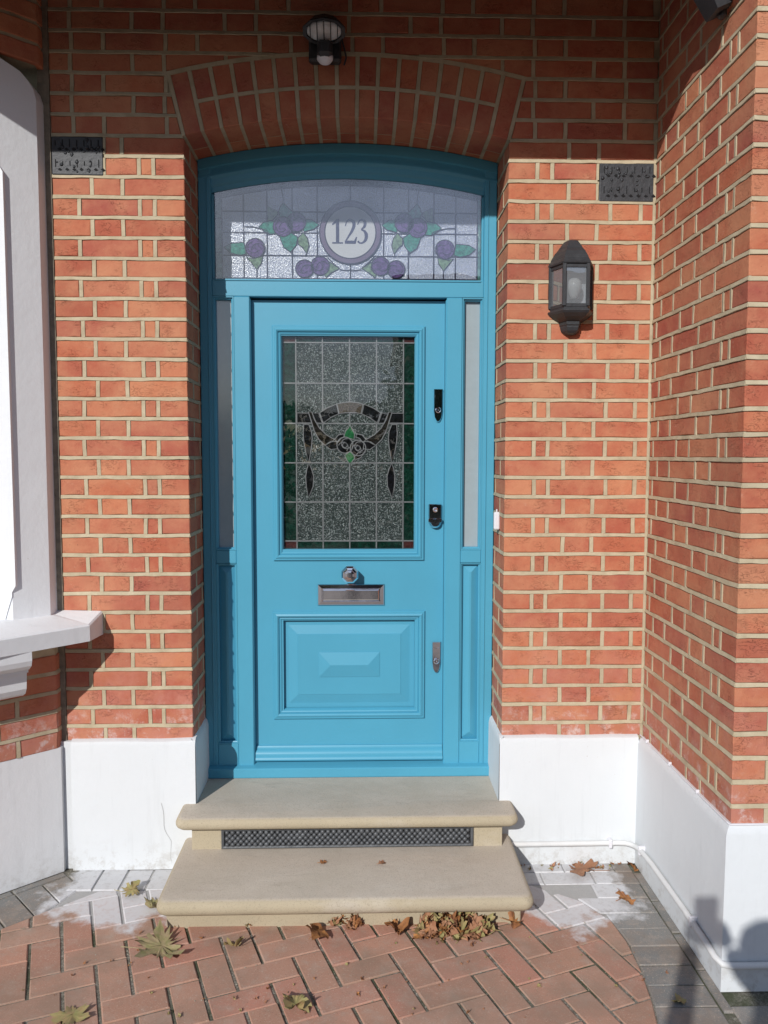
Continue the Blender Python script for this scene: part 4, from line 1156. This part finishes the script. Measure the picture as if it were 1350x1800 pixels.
# ------------------------------------------------------------ air vents
def airbrick(x0, x1, z0, z1, label):
    t = thing('air_vent', label, 'air brick', ((x0+x1)/2, 0, z0))
    mb = MB(); n = 10; rows = []
    mb.cbox(x0, x1, -.004, .03, z0, z1, .003); mb.v = [(x_+jit(.0012), y_+jit(.0008), z_+jit(.0012)) for x_, y_, z_ in mb.v]; mb.build('plate', BLACKV, t)
    mb = MB()
    for r_ in range(2):
        zz = z0+(z1-z0)*(.30+.52*r_)
        for c_ in range(7):
            xx = x0+(x1-x0)*(.08+.14*c_); w = .0016; l = .011+jit(.004)
            mb.cbox(xx-w, xx+w, -.0052, .0, zz-l, zz+l, .0005)
            mb.prism([(xx+.008, zz-.022), (xx+.016, zz-.016+jit(.002)), (xx+.024, zz-.024), (xx+.015, zz-.027)], -.0052, 0)
    mb.build('slot', mat_simple('vent_slot', (.006, .006, .007), .9), t)
    mb = MB()
    for q in range(26):
        xx = rnd.uniform(x0+.01, x1-.01); zz = rnd.uniform(z0+.01, z1-.01); mb.lathe((xx, -.0035, zz), [(rnd.uniform(.003, .008), 0), (rnd.uniform(.002, .004), -.0022), (.0005, -.003)], 7)
    mb.build('paint_lump', BLACKV, t, kind='stuff', smooth='all')
airbrick(-1.104, -.914, zc(28)+.004, zc(30)-.006, 'black painted air vent half in sun beside the bay window')
airbrick(.962, XR-.008, zc(27)+.003, zc(29)-.005, 'black painted air vent in the inner corner above the lantern')

# ------------------------------------------------------------ half lantern on the right pier
lan = thing('wall_lantern', 'black half lantern wall light with clear panes and a bulb', 'wall light', (.855, 0, 2.1))
LX = .857
def hexr(s, z, dx=0, front=1.0): return [(LX+x*s, -.006+y*s*front, z) for x, y in ((-.084, .004), (-.048, -.085), (.048, -.085), (.084, .004))]
def tier(prof, name, mat=BLACKP):
    mb = MB(); mb.loft([hexr(s, z) for s, z in prof]); return mb.build(name, mat, lan)
tier([(.93, 2.352), (1.03, 2.354), (1.05, 2.360), (1.0, 2.366), (.93, 2.376), (.93, 2.378), (.86, 2.390), (.83, 2.393), (.75, 2.405), (.64, 2.415), (.61, 2.418), (.55, 2.427), (.52, 2.429), (.46, 2.437), (.42, 2.440), (.36, 2.448), (.24, 2.454), (.02, 2.456)], 'roof')
tier([(.90, 2.200), (.93, 2.196), (.93, 2.188), (1.02, 2.185), (1.04, 2.180), (.98, 2.172), (.80, 2.160), (.56, 2.148), (.50, 2.146), (.50, 2.134), (.46, 2.130), (.46, 2.124), (.41, 2.112), (.30, 2.103), (.16, 2.099), (.02, 2.098)], 'base')
mb = MB()
for (x, y) in ((-.084, .004), (-.048, -.085), (.048, -.085), (.084, .004)):
    cx, cy = LX+x*.93, -.006+y*.93; mb.cbox(cx-.007, cx+.007, cy-.006, cy+.008, 2.196, 2.356, .002)
mb.loft([hexr(.95, 2.340), hexr(.95, 2.356)]); mb.loft([hexr(.95, 2.194), hexr(.95, 2.206)]); mb.build('frame_bar', BLACKP, lan)
mb = MB(); mb.cbox(LX-.074, LX+.074, -.006, -.002, 2.20, 2.352, .001); mb.build('back_plate', mat_simple('pale_reflector', (.72, .75, .80), .5, .0), lan)
pp = [(-.084, .004), (-.048, -.085), (.048, -.085), (.084, .004)]
LG = mat_clear('lantern_glass', 3.2, (.93, .95, .96))
_t = LG.node_tree; _d = N(_t, 'ShaderNodeBsdfDiffuse'); _d.inputs[0].default_value = (.66, .70, .74, 1); _m = _t.nodes.new('ShaderNodeMixShader'); _m.inputs[0].default_value = .15; _o = _t.nodes['Material Output']; _src = _o.inputs['Surface'].links[0].from_socket; _t.links.new(_src, _m.inputs[1]); _t.links.new(_d.outputs[0], _m.inputs[2]); _t.links.new(_m.outputs[0], _o.inputs['Surface'])  # white diffuse mixed in, imitating sky and bay reflected in the panes
for i in range(3):
    a, b = pp[i], pp[i+1]; mb = MB(); s = .90
    mb.loft([[(LX+a[0]*s, -.006+a[1]*s, z), (LX+b[0]*s, -.006+b[1]*s, z), (LX+b[0]*s*.975, -.004+b[1]*s*.975, z), (LX+a[0]*s*.975, -.004+a[1]*s*.975, z)] for z in (2.204, 2.342)]); mb.build('pane', LG, lan)
mb = MB(); mb.lathe((LX+.004, -.040, 2.20), [(.018, 0), (.019, .022), (.021, .028), (.013, .030), (.012, .002)], 16, 'z'); mb.build('lamp_holder', BLACKP, lan, True)
mb = MB(); mb.lathe((LX+.004, -.040, 2.228), [(.012, 0), (.016, .014), (.026, .032), (.029, .050), (.026, .066), (.016, .077), (.001, .081)], 20, 'z')
mb.build('bulb', mat_simple('pearl_bulb', (.75, .73, .71), .18, var=.03), lan, 'all')

# ------------------------------------------------------------ floodlight over the arch
fl = thing('flood_light', 'black caged oval floodlight with a white sensor under it, on the dark wall', 'security light', (-.08, 0, 3.15))
FLX, FLZ = -.081, 3.175
mb = MB(); rings = []
Rt = Matrix.Rotation(R(48), 4, 'X'); ctr = Vector((FLX, -.105, FLZ-.012))
def fpt(u, d, v): return tuple(ctr + Rt @ Vector((u, d, v)))
for (s, d) in ((.60, .085), (.80, .060), (.98, .020), (1.08, .0), (1.08, -.008), (.90, -.012), (.86, -.002)):
    rings.append([fpt(.074*s*math.cos(2*math.pi*i/10+.314), d, .043*s*math.sin(2*math.pi*i/10+.314)) for i in range(10)])
mb.loft(rings, True, (True, False)); mb.build('housing', BLACKP, fl)
mb = MB(); mb.loft([[fpt(.066*s*math.cos(2*math.pi*i/20), d, .036*s*math.sin(2*math.pi*i/20)) for i in range(20)] for (s, d) in ((1, 0), (.9, -.008), (.5, -.013), (.05, -.014))], True, (False, True))
mb.build('lens', mat_simple('ribbed_light_lens', (.85, .88, .90), .15, 0, .6, 60, .004, .25), fl, 'all')
mb = MB()
for k in range(-2, 3):
    x = k*.0245; h = .038*math.sqrt(max(0, 1-(x/.072)**2)); mb.tube([fpt(x, -.016, -h), fpt(x, -.021, 0), fpt(x, -.016, h)], .0018, 6)
mb.build('cage_bar', BLACKP, fl)
mb = MB(); mb.cbox(FLX-.060, FLX+.060, -.040, .0, FLZ-.085, FLZ+.055, .008); mb.cbox(FLX-.026, FLX+.030, -.122, -.03, FLZ-.102, FLZ-.045, .012); mb.build('bracket', BLACKP, fl)
mb = MB(); mb.lathe((FLX+.002, -.082, FLZ-.092), [(.0295, .004), (.0295, -.008), (.027, -.012), (.019, -.021), (.008, -.026), (.001, -.027)], 20, 'z'); mb.build('sensor', PLASTIC, fl, 'all')
mb = MB(); mb.tube([(FLX+.07, -.012, FLZ+.03), (FLX+.062, -.02, FLZ), (FLX+.072, -.014, FLZ-.03), (FLX+.078, -.012, FLZ-.06), (FLX+.070, -.008, FLZ-.085)], .003, 6); mb.build('cable', BLACKP, fl)
# dark fitting hanging in the top right corner
cm = thing('camera_housing', 'dark hooded fitting hanging from the porch at the top right edge', 'security camera', (1.15, -.45, 3.0))
mb = MB(); Rm = Matrix.Rotation(R(-24), 4, 'Y')
def cpt(p): return tuple(Vector((1.128, -.60, 3.035)) + Rm @ Vector(p))
rings = [[cpt((x*s, y*s, z)) for x, y in ((-.034, -.05), (.026, -.05), (.034, -.03), (.034, .05), (-.034, .05))] for s, z in ((.55, -.055), (.82, -.050), (1.0, .03), (1.05, .20))]
mb.loft(rings); mb.build('hood', BLACKP, cm)
mb = MB(); mb.lathe(cpt((.004, 0, -.055)), [(.014, .01), (.014, -.012), (.008, -.018), (.001, -.019)], 14, 'z'); mb.build('lens_tip', BLACKP, cm, True)
mb = MB(); mb.cbox(1.12, 1.182, -.62, -.55, 3.10, 3.16, .004); mb.build('arm', BLACKP, cm)

# ------------------------------------------------------------ pipe and cable
pipe = thing('white_pipe', 'white painted pipe clipped low along the plinth to the right of the steps', 'pipe', (.9, -.04, .09))
PX = XR-.028-.012
path = [(.600, -.041, .090), (.80, -.042, .091), (1.07, -.042, .092), (1.105, -.045, .092), (1.125, -.058, .092), (1.136, -.085, .095), (PX-.001, -.13, .105), (PX, -.25, .112), (PX, -.55, .112), (PX, -.745, .105), (PX+.002, -.79, .098), (PX+.012, -.815, .094), (PX+.04, -.822, .092), (1.35, -.822, .092), (1.7, -.822, .092)]
mb = MB(); mb.tube(path, .0105, 10); mb.build('pipe_run', mat_white('pipe_paint', (.67, .68, .68), .3), pipe, smooth=True)
mb = MB()
for (x, y, z, ax) in ((1.045, -.040, .092, 0), (PX+.004, -.135, .106, 1), (PX+.004, -.62, .112, 1)):
    if ax == 0: mb.cbox(x-.007, x+.007, -.056, -.024, z-.018, z+.018, .003)
    else: mb.cbox(x-.015, x+.014, y-.007, y+.007, z-.018, z+.018, .003)
mb.build('clip', PLASTIC, pipe)
cab = thing('white_cable', 'thin white cable clipped along the top of the right hand plinth', 'cable', (1.16, -.4, .52))
pts = [(XR-.011, -.01-.77*i/12, .5215+noise.noise((i*.7, 0, 0))*.006) for i in range(13)]+[(XR-.006, YO-.011, .520)]+[(XR+.05*i, YO-.012, .521+noise.noise((i, 4, 0))*.003) for i in range(1, 10)]
mb = MB(); mb.tube(pts, .0028, 6); mb.build('cable_run', PLASTIC, cab)
mb = MB()
for y in (-.09, -.32, -.56): mb.cbox(XR-.016, XR-.004, y-.004, y+.004, .5175, .531, .0015)
mb.build('cable_clip', PLASTIC, cab)
mb = MB(); cp = [(-.735, .27), (-.728, .22), (-.722, .16), (-.700, .115), (-.702, .06), (-.698, .02)]
cp = smooth_poly(cp, False, 3); mb.tube([(x + jit(.0018), -.0292, z) for x, z in cp], .0005, 4); mb.build('hairline_crack', mat_simple('crack_shadow', (.34, .33, .31), .9), left)
# driveway in front of the visible blocks
mb = MB(); mb.box(-5, 5, -8, -2.3, -.3, -.004); o_ = mb.build('forecourt', mat_simple('worn_paving', (.24, .20, .175), .9, 0, .5, 40, .003, .3)); o_['kind'] = 'structure'

# ------------------------------------------------------------ fallen leaves
def leaf_mesh(size, lobes=5, curl=.25, seed=0, ragged=.1):
    r = random.Random(seed); mb = MB(); out = []; n = lobes*10; LL = [r.uniform(.62, 1.08) for _ in range(lobes+1)]
    for i in range(n):
        a = 2*math.pi*i/n; l = abs(math.cos(a*lobes/2))**.6; li = int(round(a*lobes/(2*math.pi))) % lobes; rad = size*LL[li]*(.46+.54*l)*(1+r.uniform(-ragged, ragged)+.10*math.cos(a*lobes*3+seed))*(1 if abs(a-math.pi) < 2.6 else .8)
        out.append((rad*math.cos(a), rad*math.sin(a)))
    h = lambda x, y: curl*size*(.9*(x*x+y*y)/size**2 + 1.5*noise.noise((x*1.6/size+seed, y*1.6/size, seed*1.3))+.5*noise.noise((x*4/size+seed, y*4/size, seed*2.3)))
    top = [(0, 0, h(0, 0))] + [(x*.5, y*.5, h(x*.5, y*.5)) for x, y in out] + [(x, y, h(x, y)) for x, y in out]
    fs = []
    for i in range(n):
        k = (i+1) % n; fs.append((0, 1+i, 1+k)); fs.append((1+i, 1+n+i, 1+n+k, 1+k))
    mb.add(top, fs); b = [(x, y, z-.0009) for x, y, z in top]; mb.add(b, [f[::-1] for f in fs])
    mb.tube([(size*.0, 0, h(0, 0)), (-size*.7, size*.05, h(-.5*size, 0)), (-size*1.35, size*.2, curl*size*.5)], .0011, 5)
    return mb
def put_leaf(mb_or, x, y, z, rz, mat, label, tilt=(0, 0), group='fallen dry leaves on the paving'):
    o = mb_or.build('leaf', mat, None, smooth='all'); o.location = (x, y, z); o.rotation_euler = (tilt[0], tilt[1], rz)
    zs = [(o.rotation_euler.to_matrix() @ v.co).z for v in o.data.vertices]; o.location.z = z-min(zs)+.0005
    tag(o, label, 'leaf', group); return o
put_leaf(leaf_mesh(.095, 5, .14, 3, .42), -.61, -.555, .001, .5, L_OLIVE, 'large curled olive and tan maple leaf on the red blocks left of the steps', (.10, .12))
put_leaf(leaf_mesh(.078, 5, .16, 8, .12), .92, -.085, .001, 2.9, L_BROWN, 'large flat brown leaf on the whitened blocks at the foot of the right wall', (0, 0))
put_leaf(leaf_mesh(.050, 5, .45, 11, .2), -.142, -.853, .001, 1.2, L_TAN, 'upright tan leaf at the bottom edge of the paving below the steps', (.2, .3))
put_leaf(leaf_mesh(.052, 4, .30, 15, .25), -.70, -.300, .001, 2.2, L_OLIVE, 'yellow green leaf at the left front corner of the lower step', (.3, .3))
put_leaf(leaf_mesh(.048, 5, .3, 18, .25), -.805, -.205, .001, .3, L_TAN, 'pale crumpled leaf on the powdered grey blocks left of the steps', (.1, .1))
put_leaf(leaf_mesh(.042, 4, .35, 21, .2), 1.025, -.302, .001, .7, L_RUST, 'orange rust leaf lying across the grey blocks by the right plinth', (.1, .1))
put_leaf(leaf_mesh(.022, 4, .25, 23, .15), 1.011, -.851, .001, .2, L_TAN, 'small tan leaf lying in the photographer shadow on grey blocks')
put_leaf(leaf_mesh(.055, 2, .35, 25, .1), -.098, -.490, .001, 1.3, L_RUST, 'narrow curled orange brown leaf just left of the star shaped leaf tuft', (.5, 0))
put_leaf(leaf_mesh(.034, 4, .5, 27, .3), -.372, -.548, .001, 2.5, L_TAN, 'small crumpled dark leaf holding a white fleck, left of centre', (.3, .4))
put_leaf(leaf_mesh(.060, 5, .12, 29, .2), -.79, -.87, .001, .9, L_TAN, 'flat faded tan leaf at the bottom left edge of the paving')
put_leaf(leaf_mesh(.040, 3, .5, 31, .2), .585, -.445, .001, .2, L_RUST, 'folded pale brown leaf at the right front corner of the lower step', (.5, .1))
put_leaf(leaf_mesh(.030, 4, .4, 33, .2), 1.125, -.088, .001, 1.2, L_RUST, 'small orange leaf tucked against the pipe in the inner corner', (.4, .5))
put_leaf(leaf_mesh(.040, 4, .5, 35, .3), .17, -.475, .001, 2.0, L_RUST, 'crumpled brown leaf between the star tuft and the leaf heap', (.2, .2))
put_leaf(leaf_mesh(.017, 3, .3, 37, .2), -.09, -.24, .128, .6, L_RUST, 'tiny red brown leaf scrap on the lower stone step', group='leaf scraps on the steps')
put_leaf(leaf_mesh(.020, 2, .2, 39, .2), .13, -.25, .128, .8, L_BROWN, 'tiny slim brown leaf right of the middle on the lower stone step', group='leaf scraps on the steps')
def pile(name, label, cx, cy, rx, ry, n, seed, hmax=.05, size=(.012, .036)):
    r = random.Random(seed); groups = {0: MB(), 1: MB(), 2: MB()}
    root = thing(name, label, 'leaf pile', (cx, cy, 0)); root['kind'] = 'stuff'
    for i in range(n):
        a = r.uniform(0, 2*math.pi); q = math.sqrt(r.random()); x = cx+rx*q*math.cos(a); y = cy+ry*q*math.sin(a)
        s = r.uniform(*size); l = leaf_mesh(s, r.choice((2, 3, 4, 5)), r.uniform(.3, .9), r.randrange(999), .25)
        z = .004+hmax*(1-q)*r.random(); M = Matrix.Translation((x, y, z)) @ Matrix.Rotation(r.uniform(0, 6.28), 4, 'Z') @ Matrix.Rotation(r.uniform(-1.1, 1.1), 4, 'X') @ Matrix.Rotation(r.uniform(-.8, .8), 4, 'Y')
        vs = [M @ Vector(v) for v in l.v]; lift = max(0, .001-min(v.z for v in vs)); vs = [(v.x, v.y, v.z+lift) for v in vs]
        groups[i % 3].add(vs, l.f)
    for k, mt in enumerate((L_RUST, L_TAN, L_BROWN)):
        groups[k].build('dry_leaves', mt, root, smooth='all', kind='stuff')
pile('leaf_pile', 'heap of shredded orange brown leaves in front of the lower step, right of centre', .37, -.478, .130, .058, 100, 5, .060, (.010, .038))
pile('leaf_pile', 'star shaped tuft of dry brown leaves against the lower step, near its middle', .0, -.425, .055, .03, 22, 9, .04, (.014, .03))
pile('leaf_litter', 'small scraps of leaf and grit scattered over the paving', .0, -.66, 1.05, .30, 70, 12, .0, (.002, .008))
pile('leaf_litter', 'fine leaf scraps along the foot of the right wall', .9, -.055, .24, .03, 26, 14, .0, (.003, .010))

# ------------------------------------------------------------ the photographer, behind the camera; the shadow at lower right
def skin_body(name, verts, edges, radii, mat, parent, sub=2):
    m = bpy.data.meshes.new(name); m.from_pydata(verts, edges, []); o = bpy.data.objects.new(name, m); link(o, parent)
    md = o.modifiers.new('skin', 'SKIN'); lay = m.skin_vertices[0].data if m.skin_vertices else None
    if lay is None: return o
    for i, r_ in enumerate(radii): lay[i].radius = (r_, r_) if not isinstance(r_, tuple) else r_
    lay[0].use_root = True
    s = o.modifiers.new('sub', 'SUBSURF'); s.levels = sub; s.render_levels = sub
    m.materials.append(mat); return o
SKIN = mat_simple('skin', (.42, .24, .17), .5); CLOTH = mat_simple('dark_jacket', (.04, .045, .06), .8, 0, .5, 200, .002)
man = thing('person', 'person in a dark jacket holding up a phone, whose shadow falls at lower right', 'person', (.10, -3.55, 0))
bx, by = .10, -3.56
V = [(bx, by, .95), (bx, by-.01, 1.15), (bx, by-.01, 1.35), (bx, by, 1.48), (bx, by+.01, 1.55), (bx, by+.05, 1.63), (bx, by+.05, 1.70)]
Ed = [(i, i+1) for i in range(6)]; Ra = [(.16, .11), (.15, .10), (.18, .11), (.10, .08), (.055, .055), (.082, .095), (.07, .085)]
for s in (-1, 1):
    b0 = len(V); V += [(bx+s*.10, by, .88), (bx+s*.11, by+.01, .48), (bx+s*.12, by-.01, .09), (bx+s*.13, by+.14, .045)]; Ra += [.085, .058, .042, .04]
    Ed += [(0, b0), (b0, b0+1), (b0+1, b0+2), (b0+2, b0+3)]
    b0 = len(V); V += [(bx+s*.185, by, 1.41), (bx+s*.31, by+.06, 1.22), (.053+s*.085, -3.235, 1.46), (.053+s*.062, -3.185, 1.515)]; Ra += [.06, .048, .033, .028]
    Ed += [(2, b0), (b0, b0+1), (b0+1, b0+2), (b0+2, b0+3)]
skin_body('body', V, Ed, Ra, CLOTH, man)
# hair, thick and a little wild
mb = MB(); r = random.Random(2); rings = []
for i in range(9):
    a = math.pi*i/8; ring = []
    for j in range(16):
        b_ = 2*math.pi*j/16; q = 1+.10*noise.noise((i*1.3, j*1.9, 3)); ring.append((bx+.098*math.sin(a)*math.cos(b_)*q, by+.035+.105*math.sin(a)*math.sin(b_)*q, 1.70+.085*math.cos(a)*q))
    rings.append(ring)
mb.loft(rings); mb.build('hair', mat_simple('dark_hair', (.03, .02, .015), .6), man, 'all')
for s in (-1, 1):
    hx, hy, hz_ = .053+s*.058, -3.180, 1.525
    V = [(hx, hy, hz_-.02), (hx-s*.004, hy+.01, hz_+.02)]; Ed = [(0, 1)]; Ra = [(.026, .02), (.03, .014)]
    for f_ in range(4):
        b0 = len(V); zf_ = hz_-.01+f_*.019; V += [(hx-s*.002, hy+.026, zf_), (hx-s*.018, hy+.036, zf_+.002), (hx-s*.034, hy+.034, zf_+.003)]; Ra += [.0085, .008, .007]; Ed += [(1, b0), (b0, b0+1), (b0+1, b0+2)]
    b0 = len(V); V += [(hx-s*.012, hy-.005, hz_+.0), (hx-s*.026, hy-.004, hz_+.018)]; Ra += [.010, .008]; Ed += [(0, b0), (b0, b0+1)]
    skin_body('hand', V, Ed, Ra, SKIN, man, 1)
ph = thing('phone', 'dark phone held upright in front of the face of the photographer', 'phone', (.03, -3.15, 1.58))
mb = MB(); mb.cbox(.012, .090, -3.162, -3.153, 1.500, 1.662, .003); mb.build('phone_body', BLACKP, ph)

# ------------------------------------------------------------ across the street (seen only in reflections)
def house(x, y):
    h = thing('house', 'plain brick house with tiled roof standing across the street', 'house', (x, y, 0))
    mb = MB(); mb.box(x-4, x+4, y-7, y, -.3, 5.2); mb.build('wall', mat_simple('far_brick', (.22, .11, .075), .9), h)
    mb = MB(); mb.prism([(y+.4, 5.2), (y-7.4, 5.2), (y-3.5, 8.0)], x-4.3, x+4.3, 'x'); mb.build('roof', mat_simple('far_tiles', (.10, .06, .045), .9), h)
    for q in (-2.4, 2.2):
        for z in (.9, 3.4):
            mb = MB(); mb.box(x+q-.7, x+q+.7, y-.02, y+.06, z, z+1.4); f = mb.build('window', PLASTIC, h)
            mb = MB(); mb.box(x+q-.6, x+q+.6, y+.05, y+.075, z+.1, z+1.3); mb.build('pane', mat_simple('far_glass', (.03, .035, .04), .05), f)
house(5.5, -22)
TRUNK = mat_simple('bark', (.08, .06, .045), .9, 0, .8, 20, .02); FOL = mat_simple('foliage', (.045, .085, .03), .7, var=.5)
def tree(x, y, h, rad, seed):
    r = random.Random(seed); t = thing('tree', 'leafy street tree standing across the road, %s' % ('nearer the house' if x > 0 else 'further left'), 'tree', (x, y, -.3))
    mb = MB(); mb.tube([(x, y, -.3), (x+.1, y, h*.3), (x, y+.1, h*.6)], [.2, .15, .08], 8)
    for k in range(5): a = k*1.3; mb.tube([(x, y, h*(.3+.05*k)), (x+math.cos(a)*rad*.6, y+math.sin(a)*rad*.6, h*(.55+.06*k))], [.08, .03], 6)
    mb.build('trunk', TRUNK, t)
    mb = MB()
    for i in range(2600):
        d = Vector((r.gauss(0, 1), r.gauss(0, 1), r.gauss(0, 1))).normalized()*rad*(r.random()**.4)*(1+.35*noise.noise((i*.01, seed, 0)))
        p = Vector((x, y, h*.68))+Vector((d.x, d.y, d.z*.8)); s = r.uniform(.08, .18)
        u = Vector((r.gauss(0, 1), r.gauss(0, 1), r.gauss(0, 1))).normalized()*s; v = u.orthogonal().normalized()*s*.6
        mb.add([p-u, p+v, p+u, p-v], [(0, 1, 2, 3)])
    mb.build('crown', FOL, t)
hd = MB(); rh = random.Random(4)
for i in range(9000):
    x = rh.uniform(-24, 4); y = -19+rh.uniform(-.6, .6)*1.0; z = rh.uniform(-.3, 2.9+.35*noise.noise((x*.7, 0, 0))); q = rh.uniform(.10, .2)
    u = Vector((rh.gauss(0, 1), rh.gauss(0, 1), rh.gauss(0, 1))).normalized()*q; v = u.orthogonal().normalized()*q*.7; p = Vector((x, y, z)); hd.add([p-u, p+v, p+u, p-v], [(0, 1, 2, 3)])
hq = hd.build('hedge', FOL); tag(hq, 'tall dark clipped hedge along the far side of the street', 'hedge')
tree(2.4, -17, 4.3, 1.8, 1); tree(-7.5, -19, 5.0, 2.0, 2)
print('BRICKS', COUNT, len(bpy.data.objects))
